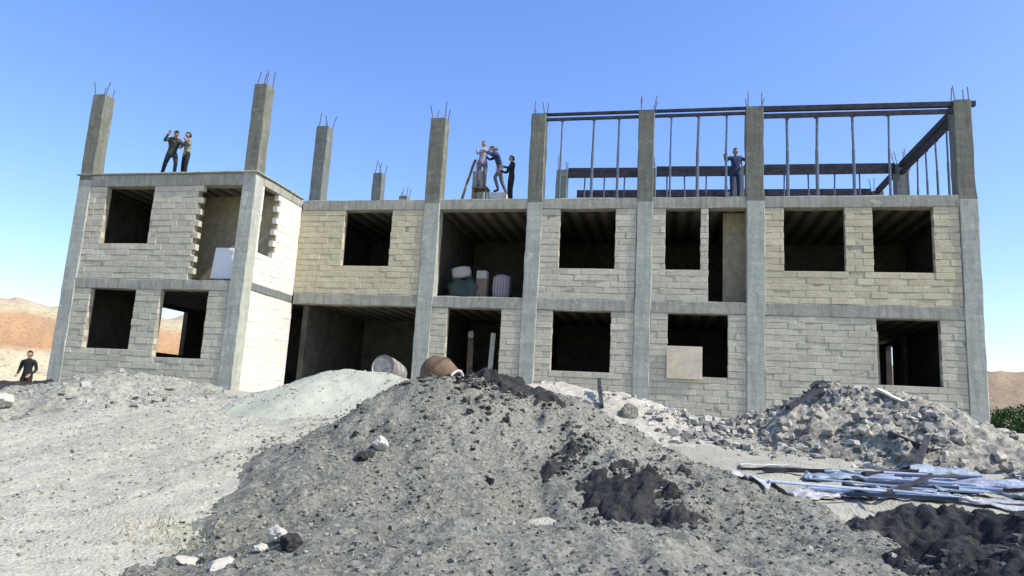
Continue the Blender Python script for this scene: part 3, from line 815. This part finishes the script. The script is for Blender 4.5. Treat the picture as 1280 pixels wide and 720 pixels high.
box_thing('carton', (-8.72, .85, zf), .40, .34, .74, MT['wood'], 'plain brown carton under the small pale box', 'carton')
box_thing('small_box', (-8.74, .85, zf+.742), .36, .30, .28, paper, 'small pale box on the brown carton in the open upper bay', 'box')
sack('striped_sack', (-8.05, .85, zf), (.62, .45, .92), striped(), 'upright mauve striped sack at the right of the open upper bay')
o = box_thing('board', (-16.45, W+.62, 3.30), .86, .05, 1.08, MT['white_board'], 'white board standing in the loggia of the left wing', 'board', (-.12, 0, .05), .01, 1)
o = box_thing('board', (-2.07, -.022, .94), 1.04, .04, .98, MT['tan_board'], 'tan board covering the lower left of a ground floor window', 'board', (0, 0, 0), .008, 1)
box_thing('plank', (-8.33, .9, 0.0), .16, .05, 2.25, MT['wood_pale'], 'tall pale plank standing inside the ground floor doorway', 'plank', (-.06, .03, .2), .006, 1)
box_thing('plank', (-9.1, 1.3, 0.0), .20, .05, 2.1, MT['wood'], 'shorter brown plank at the left inside the ground floor doorway', 'plank', (-.08, -.03, .1), .006, 1)
sack('small_sack', (-9.12, 1.22, 2.06), (.2, .16, .26), paper, 'small pale bag hung at the top of the brown plank in the doorway')
box_thing('plank', (3.58, 1.2, 0.0), .22, .06, 2.7, MT['wood_pale'], 'pale upright plank behind the right ground floor window', 'plank', (-.03, .0, .2), .006, 1)

# drums on top of the sand pile
def lathe(bm, prof, n=28):
    rings = [[bm.verts.new((r*math.cos(2*math.pi*i/n), r*math.sin(2*math.pi*i/n), z)) for i in range(n)] for r, z in prof]
    for a, b in zip(rings[:-1], rings[1:]):
        for i in range(n): bm.faces.new((a[i], a[(i+1)%n], b[(i+1)%n], b[i]))
    return rings
steel_grey = mat_simple('dull_grey_steel', (0.25, 0.23, 0.20), 0.55, 0.3, 6, metal=0.3)
brown_metal = mat_simple('rust_brown_steel', (0.13, 0.085, 0.05), 0.75, 0.35, 5, bump=.01)
pale_metal = mat_simple('cement_crusted_steel', (0.50, 0.46, 0.42), 0.85, 0.2, 12, bump=.02)
def rest(px, py, D):
    q = at(px, py, D); q.z = float(top_h(q.x, q.y)); return q
gd = empty('steel_drum', at(486, 478, 15.4)); tag(gd, 'grey steel drum lying on the sand pile', 'drum')
bm = bmesh.new(); r = .25
rings = lathe(bm, [(r*.93,.02),(r,0),(r,.22),(r+.014,.235),(r,.25),(r,.47),(r+.014,.485),(r,.50),(r,.74),(r*.93,.72)])
bm.faces.new(rings[0][::-1]); bm.faces.new(rings[-1])
for v in bm.verts: v.co.z -= .37
rotd = Euler((math.radians(80), 0, math.radians(-2)))
o = from_bm('drum_shell', bm, steel_grey, parent=gd, smooth=False); o.rotation_euler = rotd; o.location = (0, 0, .25)
b = bmesh.new(); bm_bar(b, (.12, .0, .348), (.12, .0, .376), .035, 10)
o2 = from_bm('bung', b, steel_grey, parent=gd); o2.rotation_euler = rotd; o2.location = o.location
mx = empty('mixer_drum', at(549, 485, 14.3)); tag(mx, 'rust brown rounded mixer drum lying on the pile with a pale rim', 'mixer drum')
SC = .88
bm = bmesh.new()
rings = lathe(bm, [(r_*SC, z_*SC) for r_, z_ in [(.10,-.42),(.24,-.40),(.34,-.31),(.385,-.14),(.39,.03),(.37,.12),(.31,.30),(.26,.42)]], 32)
bm.faces.new(rings[0][::-1])
mo = from_bm('drum_shell', bm, brown_metal, parent=mx, smooth=True)
b = bmesh.new(); lathe(b, [(r_*SC, z_*SC) for r_, z_ in [(.255,.41),(.29,.405),(.305,.43),(.29,.46),(.255,.455),(.23,.42),(.255,.41)]], 32); ro = from_bm('rim', b, pale_metal, parent=mx, smooth=True)
b = bmesh.new(); lathe(b, [(r_*SC, z_*SC) for r_, z_ in [(.391,-.04),(.415,-.04),(.415,.02),(.391,.02)]], 32); ri = from_bm('ring_gear', b, MT['rust'], parent=mx)
b = bmesh.new(); lathe(b, [(.24*SC,.36*SC),(.0,.34*SC)], 32); inn = from_bm('inner_crust', b, MT['inner'], parent=mx)
for q in (mo, ro, ri, inn): q.rotation_euler = Euler((math.radians(112), 0, math.radians(74))); q.location = (0, 0, .27)

# planks and branches on the rubble
def stick(name, a, b, w, h, mat, label, cat):
    a = Vector(a); b = Vector(b); bm = bmesh.new(); bm_beam(bm, (0,0,0), b-a, w, h)
    bmesh.ops.subdivide_edges(bm, edges=[e for e in bm.edges if e.calc_length() > (b-a).length*.9], cuts=5)
    for v in bm.verts: v.co += Vector([random.uniform(-.01, .01) for _ in range(3)])
    return tag(from_bm(name, bm, mat, loc=a), label, cat)
stick('timber', on_top(985,520,16,.10), on_top(1022,500,16,.14), .10, .08, MT['beam'], 'short dark timber on the left shoulder of the rubble heap', 'timber')
stick('timber', on_top(1112,552,14,.10), on_top(1162,575,14,.14), .12, .10, MT['beam'], 'dark timber lying across the right of the rubble heap', 'timber')
stick('timber', on_top(1160,566,14,.26), on_top(1143,596,13,.03), .09, .08, MT['beam'], 'dark stub leaning down from the timber at the right of the heap', 'timber')
stick('plank', on_top(1098,493,17,.08), on_top(1140,513,16,.08), .20, .05, MT['wood_pale'], 'pale plank near the crest of the rubble heap', 'plank')
stick('plank', on_top(925,586,13,.04), on_top(1000,588,13,.05), .22, .04, MT['wood_pale'], 'long pale plank at the left foot of the rubble heap', 'plank')
stick('timber', on_top(955,592,12.6,.06), on_top(1040,596,12.6,.06), .10, .06, MT['beam'], 'dark timber between the long pale plank and the blue sheeting', 'timber')
stick('timber', on_top(1080,600,12.4,.08), on_top(1145,597,12.4,.08), .09, .07, MT['beam'], 'dark timber edging the top of the blue sheeting', 'timber')
stick('timber', on_top(752,512,17,.05), on_top(748,490,17.6,.3), .08, .08, MT['beam'], 'dark stake stuck in the pale earth bank', 'stake')

# crumpled plastic sheeting
def mat_sheet(name, c):
    n = NT(name)
    f = n.noise(5)
    col = n.ramp(f, [(.35, tuple(x*.55 for x in c)), (.6, c)])
    n.bump([(n.noise(9, 5, .7, stretch=(1, 2.5, 1)), .05, .8)])
    return n.done(col, .35)
sheet_b = mat_sheet('pale_blue_plastic', (0.38, 0.43, 0.53)); sheet_w = mat_sheet('whitish_plastic', (0.52, 0.52, 0.51)); sheet_g = mat_sheet('grey_blue_plastic', (0.30, 0.36, 0.42))
def sheet(a, b, w, mat, seed, label, amp=.10):
    a = Vector(a); b = Vector(b); L = math.hypot(b.x-a.x, b.y-a.y)
    nu, nv = int(L/.035)+2, int(w/.035)+2
    U, Vv = np.meshgrid(np.linspace(0, 1, nu), np.linspace(-.5, .5, nv))
    dx, dy = (b.x-a.x)/L, (b.y-a.y)/L
    e = 1+.35*vnoise(U*5, Vv*0+seed, seed)
    px = a.x+dx*U*L-dy*Vv*w*e+.05*vnoise(U*7, Vv*5, seed+2); py = a.y+dy*U*L+dx*Vv*w*e+.08*vnoise(U*6, Vv*4, seed+1)
    fold = np.abs(vnoise(U*L*.55+seed, Vv*w*14+.5*vnoise(U*L*1.2, Vv*3, seed), seed+4))
    pz = top_h(px, py)+.025+amp*.75*fold+.012*vnoise(px*9, py*9, seed+5)
    me = grid_mesh('plastic_sheet', px, py, pz, None, (a.x, a.y, a.z))
    o = link('plastic_sheet', me, mat, loc=a, smooth=True)
    md = o.modifiers.new('thickness', 'SOLIDIFY'); md.thickness = .008
    return tag(o, label, 'plastic sheet')
sheet(on_top(935,600,12), on_top(1035,622,11.3), .42, sheet_w, 1, 'whitish crumpled sheet at the left end of the sheeting')
sheet(on_top(1005,599,12), on_top(1110,605,11.8), .34, sheet_g, 2, 'grey blue crumpled sheet behind the whitish one')
sheet(on_top(1030,620,11), on_top(1185,626,10.5), .28, sheet_b, 3, 'pale blue crumpled sheet along the top of the black soil mound')
sheet(on_top(1095,604,11.7), on_top(1290,610,11.4), .36, sheet_b, 4, 'long pale blue crumpled sheet at the foot of the rubble heap', .14)
sheet(on_top(1150,625,10.7), on_top(1300,636,10.2), .30, sheet_w, 5, 'whitish crumpled sheet at the right edge above the black soil', .09)
sheet(on_top(1130,594,12.4), on_top(1215,598,12.2), .34, sheet_g, 6, 'bunched grey blue sheet under the leaning dark stub', .20)
sheet(on_top(1060,611,11.5), on_top(1200,616,11.1), .26, sheet_w, 7, 'narrow whitish strip of sheet lying between two pale blue sheets', .10)
sheet(on_top(1170,617,11.2), on_top(1300,626,10.8), .26, sheet_g, 8, 'narrow grey blue strip of sheet near the right edge', .12)
pipe_b = mat_simple('blue_grey_pipe', (0.30, 0.36, 0.47), .5, .2, 5); pipe_d = mat_simple('dark_pipe', (0.06, 0.07, 0.10), .5, .2, 5)
for k in range(16):
    x = random.uniform(960, 1150); y = 594+k*2.0+max(0, (x-1000)*.03); L_ = random.uniform(70, 150)
    a_, b_ = on_top(x, y, 11.6, .07+.04*random.random()), on_top(x+L_, y+L_*random.uniform(.0, .10), 11.4, .07+.05*random.random())
    bm = bmesh.new(); bm_bar(bm, (0,0,0), b_-a_, random.uniform(.012, .026), 7)
    tag(from_bm('pipe', bm, pipe_d if k % 3 == 0 else pipe_b, loc=a_, smooth=False), 'thin pipe lying lengthwise among the crumpled plastic sheets', 'pipe', 'pipes among the plastic sheets')
stick('timber', on_top(1055,617,11.4,.12), on_top(1095,634,10.8,.10), .07, .06, MT['beam'], 'dark stick lying over the pale blue sheets', 'stick')
stick('timber', on_top(1105,634,10.8,.14), on_top(1165,610,11.6,.16), .05, .05, MT['beam'], 'thin dark stick slanting up across the blue sheets', 'stick')

# ------------------------------------------------------------------ people
cloth = {k: mat_simple('cloth_'+k, c, .9, .25, 12) for k, c in dict(
    black=(.018,.018,.02), navy=(.03,.045,.10), lilac=(.24,.235,.34), green=(.04,.055,.045), grey=(.12,.12,.13), olive=(.20,.19,.13), maroon=(.045,.022,.025)).items()}
skin_m = mat_simple('skin', (0.36, 0.22, 0.15), .6, .1, 20); hair_m = mat_simple('hair', (0.012, 0.01, 0.009), .6, .2, 30); shoe_m = mat_simple('shoe', (0.02, 0.018, 0.016), .6, .2, 30)

def person(loc, rotz, pose, top, legs, label, h=1.72, cap=None):
    """pose: dict of joint overrides in a 1.72 m frame, figure faces -y"""
    J = dict(pelvis=(0,0,.95), belly=(0,0,1.10), chest=(0,0,1.30), neck=(0,.01,1.47), skull=(0,0,1.54),
             shL=(.18,0,1.41), elL=(.23,.02,1.13), wrL=(.24,-.06,.90), shR=(-.18,0,1.41), elR=(-.23,.02,1.13), wrR=(-.24,-.06,.90),
             hpL=(.10,0,.90), knL=(.11,-.02,.50), anL=(.11,.02,.09), toL=(.13,-.16,.03), hpR=(-.10,0,.90), knR=(-.11,-.02,.50), anR=(-.11,.02,.09), toR=(-.13,-.16,.03))
    J.update(pose)
    J = {k: Vector(v) for k, v in J.items()}
    E = [('pelvis','belly','top'),('belly','chest','top'),('chest','neck','top'),('neck','skull','skin')]
    R = dict(pelvis=.155, belly=.135, chest=.16, neck=.062, skull=.055)
    for s in 'LR':
        E += [('chest','sh'+s,'top'),('sh'+s,'el'+s,'top'),('el'+s,'wr'+s,'top'),('pelvis','hp'+s,'legs'),('hp'+s,'kn'+s,'legs'),('kn'+s,'an'+s,'legs'),('an'+s,'to'+s,'shoe')]
        R.update({'sh'+s:.072,'el'+s:.05,'wr'+s:.034,'hp'+s:.10,'kn'+s:.07,'an'+s:.05,'to'+s:.04})
        d = (J['wr'+s]-J['el'+s]).normalized(); sd = d.cross(Vector((0,1,.2))).normalized(); nm = sd.cross(d)
        J['pm'+s] = J['wr'+s]+d*.075; R['pm'+s] = .036; E.append(('wr'+s,'pm'+s,'skin'))
        for i, (o, l) in enumerate(((-.033,.07),(-.011,.08),(.011,.075),(.033,.058))):
            a, b = f'f{i}{s}', f'g{i}{s}'
            J[a] = J['pm'+s]+d*.035+sd*o; J[b] = J[a]+d*l*.8-nm*l*.35
            R[a] = .011; R[b] = .008; E += [('pm'+s, a, 'skin'), (a, b, 'skin')]
        a, b = 't0'+s, 't1'+s
        J[a] = J['wr'+s]+d*.045-sd*.045; J[b] = J[a]+d*.04-sd*.02; R[a] = .012; R[b] = .009
        E += [('wr'+s, a, 'skin'), (a, b, 'skin')]
    keys = list(J); idx = {k: i for i, k in enumerate(keys)}
    me = bpy.data.meshes.new('skel'); me.from_pydata([J[k] for k in keys], [(idx[a], idx[b]) for a, b, _ in E], [])
    so = bpy.data.objects.new('skel', me); COL.objects.link(so)
    md = so.modifiers.new('skin', 'SKIN'); md.use_smooth_shade = True
    for k in keys:
        sv = me.skin_vertices[0].data[idx[k]]; rr = R[k]
        sv.radius = (rr, rr*.72) if k in ('pelvis','belly','chest') else (rr, rr)
        sv.use_root = (k == 'pelvis')
    so.modifiers.new('sub', 'SUBSURF').levels = 1
    dg = bpy.context.evaluated_depsgraph_get()
    m2 = bpy.data.meshes.new_from_object(so.evaluated_get(dg))
    bpy.data.objects.remove(so)
    bm = bmesh.new(); bm.from_mesh(m2); bpy.data.meshes.remove(m2)
    slot = dict(top=0, legs=1, skin=2, shoe=3)
    for f in bm.faces:
        c = f.calc_center_median(); best = 9; bt = 'top'
        for a, b, t in E:
            pa, pb = J[a], J[b]; ab = pb-pa
            k = max(0, min(1, (c-pa).dot(ab)/max(1e-6, ab.length_squared)))
            dd = (c-pa-ab*k).length-min(R[a], R[b])*.6
            if dd < best: best, bt = dd, t
        f.material_index = slot[bt]; f.smooth = True
    # head with jaw, nose, brows, eyes and ears
    hd = bmesh.new(); bmesh.ops.create_uvsphere(hd, u_segments=20, v_segments=14, radius=1)
    for v in hd.verts:
        c = v.co.copy(); x, y, z = c.x*.076, c.y*.096, c.z*.115
        if c.z < 0: x *= 1+.28*c.z; y *= 1+.12*c.z
        if c.y < -.75 and -.45 < c.z < .1 and abs(c.x) < .25: y -= .018*(1-abs(c.x)/.25)
        if c.y < -.7 and .02 < c.z < .25 and .2 < abs(c.x) < .55: y += .010
        if abs(c.x) > .93 and abs(c.z) < .35: x *= 1.14
        v.co = Vector((x, y, z))
    tilt = (J['skull']-J['neck']).normalized()
    rot = Vector((0,0,1)).rotation_difference(tilt).to_matrix().to_4x4()
    hc = J['skull']+tilt*.075+Vector((0,-.01,0))
    for f in hd.faces: f.material_index = 2; f.smooth = True
    hd.transform(Matrix.Translation(hc) @ rot)
    tmp = bpy.data.meshes.new('t'); hd.to_mesh(tmp); hd.free(); bm.from_mesh(tmp); bpy.data.meshes.remove(tmp)
    bmesh.ops.scale(bm, vec=(h/1.72,)*3, verts=bm.verts)
    o = from_bm('person', bm, [cloth[top], cloth[legs], skin_m, shoe_m], loc=loc); o.rotation_euler.z = rotz
    tag(o, label, 'person')
    hb = bmesh.new(); bmesh.ops.create_uvsphere(hb, u_segments=18, v_segments=12, radius=1)
    bmesh.ops.delete(hb, geom=[v for v in hb.verts if v.co.z < -.55 or (v.co.y < -.35 and v.co.z < .38)], context='VERTS')
    for v in hb.verts:
        j = 1+random.uniform(-.02, .03); v.co = Vector((v.co.x*.083*j, v.co.y*.104*j, v.co.z*.122*j))
    hb.transform(Matrix.Translation(hc+Vector((0,.004,.004))) @ rot)
    bmesh.ops.scale(hb, vec=(h/1.72,)*3, verts=hb.verts)
    from_bm('hair' if not cap else 'cap', hb, hair_m if not cap else cloth[cap], parent=o, smooth=True)
    return o
zr = 6.60
def plane_y(px, py, y):
    d = fw + R2*((px-640)/F_PX) - U2*((py-360)/F_PX)
    return EYE + d*((y-EYE.y)/d.y)
# left wing roof
q = plane_y(212, 215, W+.5)
person((q.x, q.y, zr), math.radians(35), dict(chest=(.03,-.12,1.28), neck=(.05,-.20,1.42), skull=(.06,-.25,1.48), shL=(.20,-.14,1.38), shR=(-.14,-.14,1.38), elR=(-.26,-.36,1.22), wrR=(-.16,-.46,1.42), elL=(.28,-.34,1.20), wrL=(.22,-.52,1.22), knL=(.16,-.24,.55), anL=(.14,-.02,.09), toL=(.16,-.2,.03), knR=(-.18,.02,.50), anR=(-.26,.22,.09), toR=(-.28,.05,.03)), 'green', 'black', 'worker in dark green bending forward with one arm raised on the left wing roof')
q = plane_y(230, 215, W+.65)
person((q.x, q.y, zr), math.radians(-30), dict(elR=(-.26,-.16,1.18), wrR=(-.16,-.34,1.28), elL=(.30,-.06,1.20), wrL=(.40,-.24,1.30)), 'olive', 'black', 'worker in a pale olive shirt standing upright on the left wing roof', cap='black')
# centre roof, by the column of the middle row
q = plane_y(601, 240, .75); tq = q.copy()
person((q.x, q.y, zr+.62), math.radians(25), dict(elR=(-.24,-.16,1.18), wrR=(-.10,-.32,1.22), elL=(.30,-.20,1.25), wrL=(.36,-.42,1.30)), 'lilac', 'grey', 'worker in a lilac shirt standing on a trestle on the roof', cap='grey')
q = plane_y(624, 240, .95)
person((q.x, q.y, zr+.45), math.radians(-65), dict(belly=(0,-.06,1.12), chest=(0,-.16,1.32), neck=(0,-.24,1.48), skull=(0,-.28,1.55), shL=(.18,-.18,1.42), shR=(-.18,-.18,1.42), elL=(.24,-.36,1.30), wrL=(.16,-.56,1.42), elR=(-.24,-.36,1.30), wrR=(-.16,-.56,1.42), knL=(.14,-.22,.58), anL=(.13,-.06,.12), toL=(.15,-.24,.05), knR=(-.12,.10,.50), anR=(-.13,.30,.10), toR=(-.14,.14,.03)), 'navy', 'grey', 'worker in navy on a block stack leaning toward the worker in lilac')
bs = empty('block_stack', (q.x, q.y, zr)); tag(bs, 'low stack of grey blocks under the leaning worker in navy', 'block stack')
for k in range(2):
    for j in range(2):
        b = bmesh.new(); bm_box(b, -.30, .30, -.31+.32*j, -.01+.32*j, .012+.22*k, .226+.22*k); bmesh.ops.bevel(b, geom=b.edges[:], offset=.01, segments=1, affect='EDGES')
        from_bm('block', b, MT['mortar_w'], parent=bs)
q = plane_y(638, 240, .6)
person((q.x, q.y, zr), math.radians(-60), dict(elL=(.27,-.12,1.18), wrL=(.18,-.36,1.22), elR=(-.27,-.10,1.18), wrR=(-.20,-.36,1.20)), 'black', 'black', 'worker in black standing upright right of the group on the roof')
# trestle and leaning pole
tr = empty('trestle', (tq.x, tq.y, zr)); tag(tr, 'low timber trestle under the worker in the lilac shirt', 'trestle')
b = bmesh.new(); bm_box(b, -.28, .28, -.22, .22, .57, .618); from_bm('deck', b, MT['wood'], parent=tr)
for sx in (-1, 1):
    for sy in (-1, 1):
        b = bmesh.new(); bm_beam(b, (sx*.26, sy*.20, 0), (sx*.22, sy*.15, .57), .05, .05, (0,1,0)); from_bm('leg', b, MT['wood'], parent=tr)
pa, pb = plane_y(576, 243, .5), plane_y(594, 200, .9)
stick('pole', (pa.x, pa.y, zr), pb, .07, .07, MT['wood'], 'slanting timber pole propped on the roof left of the group', 'pole')
# right roof, worker in blue
q = plane_y(919, 240, .75)
person((q.x, q.y, zr+.10), math.radians(12), dict(chest=(.02,-.05,1.30), elR=(-.34,-.14,1.24), wrR=(-.44,-.36,1.30), elL=(.36,-.10,1.30), wrL=(.46,-.28,1.44)), 'navy', 'navy', 'worker in dark blue with both arms reaching forward beside the roof column', 1.76)

# left ground
pm = at(30, 490, 27.5)
gz = float(ground_d(np.array(pm.x), np.array(pm.y)))
person((pm.x, pm.y, gz), math.radians(15), dict(elL=(.26,.02,1.14), wrL=(.20,-.16,.98), elR=(-.26,.02,1.14), wrR=(-.20,-.16,.98)), 'black', 'maroon', 'man in dark clothes standing on the ground left of the building', 1.74)

# low dark bank behind the heap at far left
bk = Pile([([at(-80,478,23), at(0,476,23), at(30,477,23), at(54,476,23)], .8, .2, 0)], .15, 1.0, .04, .04, .02, 91)
bk.build('dark_bank', soil_black, -32, -15, -12, 3, .07, 'low black bank at the feet of the man on the left', 'soil bank')

# ------------------------------------------------------------------ bush at right and far hills
def bush(name, c, rx, rz, n, seed, mats, label, cat, group=None):
    r = np.random.default_rng(seed); root = empty(name, c); tag(root, label, cat, group)
    d = r.normal(size=(n, 3)); d /= np.linalg.norm(d, axis=1)[:, None]
    P = d*np.array([rx, rx, rz])*(r.uniform(.35, 1, n)**.5)[:, None]*(1+.35*fbm(d[:,0]*2, d[:,2]*2+d[:,1], 1.5, 2, seed))[:, None]
    P[:, 2] = np.abs(P[:, 2]+rz*.75)
    a = r.normal(size=(n, 3)); a /= np.linalg.norm(a, axis=1)[:, None]
    b2 = np.cross(a, r.normal(size=(n, 3))); b2 /= np.linalg.norm(b2, axis=1)[:, None]
    s = r.uniform(.05, .12, n)[:, None]
    V = np.stack([P-a*s, P-b2*s*.5, P+a*s, P+b2*s*.5], 1).reshape(-1, 3)
    link('foliage', raw_mesh('foliage', V, np.arange(4*n).reshape(-1, 4)), mats, parent=root)
    b = bmesh.new()
    for k in range(5): bm_bar(b, (0,0,-.2), (random.uniform(-.5,.5)*rx, random.uniform(-.5,.5)*rx, rz*.9), .04, 5, .012)
    from_bm('stem', b, MT['wood'], parent=root)
leaf = mat_simple('dark_leaf', (.045, .085, .022), .7, .5, 2)
def gpos(px, py, D): q = at(px, py, D); q.z = float(ground_d(np.array(q.x), np.array(q.y))); return q
bush('bush', gpos(1268, 525, 42), 1.25, .75, 2600, 5, leaf, 'round dark green bush right of the building', 'bush')
bush('bush', gpos(1300, 522, 47), 1.6, .8, 2200, 6, leaf, 'second dark green bush at the right edge behind the first', 'bush')

def mat_hill(name, stops, scale):
    n = NT(name)
    sx = n.n('ShaderNodeSeparateXYZ'); n.l(n.co, sx.inputs[0])
    f = n.noise(.012, 7, .65)
    ad = n.n('ShaderNodeMath', operation='MULTIPLY_ADD'); n.l(f, ad.inputs[0]); ad.inputs[1].default_value = scale*.35; n.l(sx.outputs['Z'], ad.inputs[2])
    mr = n.n('ShaderNodeMapRange'); n.l(ad.outputs[0], mr.inputs['Value']); mr.inputs['From Max'].default_value = scale*1.17; mr.inputs['From Min'].default_value = scale*.17
    col = n.ramp(mr.outputs['Result'], stops)
    col = n.mix(n.ramp(n.noise(.05, 6), [(.45, 0.), (.7, .4)]), col, (.28, .2, .13))
    col = n.mix(n.ramp(n.noise(.35, 4, .7), [(.56, 0.), (.64, .6)]), col, (.12, .11, .06))
    n.bump([(n.noise(.05, 8, .7), 6.0, .6)])
    return n.done(col, 1.0)
def hill(name, az0, az1, D, prof, depth, mat, seed, label):
    """ridge between two bearings (deg from +y): prof = list of (t, height)"""
    nu, nv = 160, 40
    t = np.linspace(0, 1, nu); v = np.linspace(0, 1, nv)
    T, Vv = np.meshgrid(t, v)
    az = np.radians(az0+(az1-az0)*T); R = D+depth*Vv
    px = EYE.x+R*np.sin(az); py = EYE.y+R*np.cos(az)
    top = np.interp(T, [p[0] for p in prof], [p[1] for p in prof])
    shape = np.where(Vv < .5, sstep(0, .5, Vv)*.75+.25*Vv*2, sstep(1.0, .5, Vv))
    pz = -1.0+top*shape*(1+.10*fbm(T*9, Vv*4, 1, 4, seed))+2*fbm(px, py, .02, 4, seed)*shape
    o = link(name, grid_mesh(name, px, py, pz), mat, smooth=True)
    return tag(o, label, None, None, 'structure')
hm1 = mat_hill('red_tan_hill', [(.0, (.52,.47,.30)), (.28, (.50,.43,.28)), (.36, (.38,.22,.11)), (.62, (.41,.26,.14)), (.70, (.48,.43,.26)), (.85, (.46,.36,.25)), (1., (.44,.33,.25))], 64)
hm2 = mat_hill('brown_hill', [(.0, (.27,.22,.14)), (.4, (.30,.22,.14)), (.7, (.34,.25,.15)), (1., (.34,.27,.18))], 62)
hill('hill', -62, -33, 430, [(0, 52), (.3, 57), (.6, 60), (.85, 56), (1, 42)], 330, hm1, 3, 'tan and red banded hills left of the building')
hill('hill', 8, 42, 430, [(0, 30), (.3, 47), (.55, 47), (1, 40)], 330, hm2, 5, 'brown hill right of the building')

# dry weeds at lower left
def weeds(px, py, n, seed, label):
    c = on_top(px, py, 7); r = np.random.default_rng(seed)
    x = c.x+r.normal(0, .35, n); y = c.y+r.normal(0, .2, n); z = top_h(x, y)
    h = r.uniform(.02, .08, n); dx = r.normal(0, .05, n); dy = r.normal(0, .05, n); a = r.uniform(0, 3.14, n); w = .006
    V = np.stack([np.stack([x-w*np.cos(a), y-w*np.sin(a), z-.01], -1), np.stack([x+w*np.cos(a), y+w*np.sin(a), z-.01], -1), np.stack([x+dx+w*.4, y+dy, z+h], -1), np.stack([x+dx-w*.4, y+dy, z+h], -1)], 1).reshape(-1, 3)
    o = link('dry_grass', raw_mesh('dry_grass', V, np.arange(4*n).reshape(-1, 4)), mat_simple('dry_grass', (.33, .31, .19), .9, .4, 6))
    tag(o, label, 'grass', None, 'stuff')
weeds(205, 672, 260, 4, 'patch of dry yellowish grass at the lower left')

# ------------------------------------------------------------------ light
SUN_EL, SUN_AZ = math.radians(47), math.radians(90+9)   # azimuth clockwise from +y
sd = Vector((math.sin(SUN_AZ)*math.cos(SUN_EL), math.cos(SUN_AZ)*math.cos(SUN_EL), math.sin(SUN_EL)))
sl = bpy.data.lights.new('sun', 'SUN'); sl.energy = 2.55; sl.angle = math.radians(.53); sl.color = (1.0, .955, .88)
so = bpy.data.objects.new('sun', sl); COL.objects.link(so); so.rotation_euler = sd.to_track_quat('Z', 'Y').to_euler(); so.location = (20, -20, 30)
w = bpy.data.worlds.new('World'); scene.world = w; w.use_nodes = True
nt = w.node_tree; bg = nt.nodes['Background']
sky = nt.nodes.new('ShaderNodeTexSky'); sky.sky_type = 'NISHITA'; sky.sun_disc = False
sky.sun_elevation = SUN_EL; sky.sun_rotation = SUN_AZ; sky.altitude = 0; sky.air_density = 1.0; sky.dust_density = 1.0; sky.ozone_density = 2.2
hs = nt.nodes.new('ShaderNodeHueSaturation'); hs.inputs['Saturation'].default_value = 1.34; hs.inputs['Hue'].default_value = .516; gm = nt.nodes.new('ShaderNodeGamma'); gm.inputs['Gamma'].default_value = .84; nt.links.new(sky.outputs[0], gm.inputs['Color']); nt.links.new(gm.outputs[0], hs.inputs['Color']); nt.links.new(hs.outputs[0], bg.inputs[0]); bg.inputs[1].default_value = .15
vs = scene.view_settings
vs.view_transform = 'Standard'; vs.look = 'None'; vs.gamma = 1; vs.use_curve_mapping = False; vs.exposure = 1.24
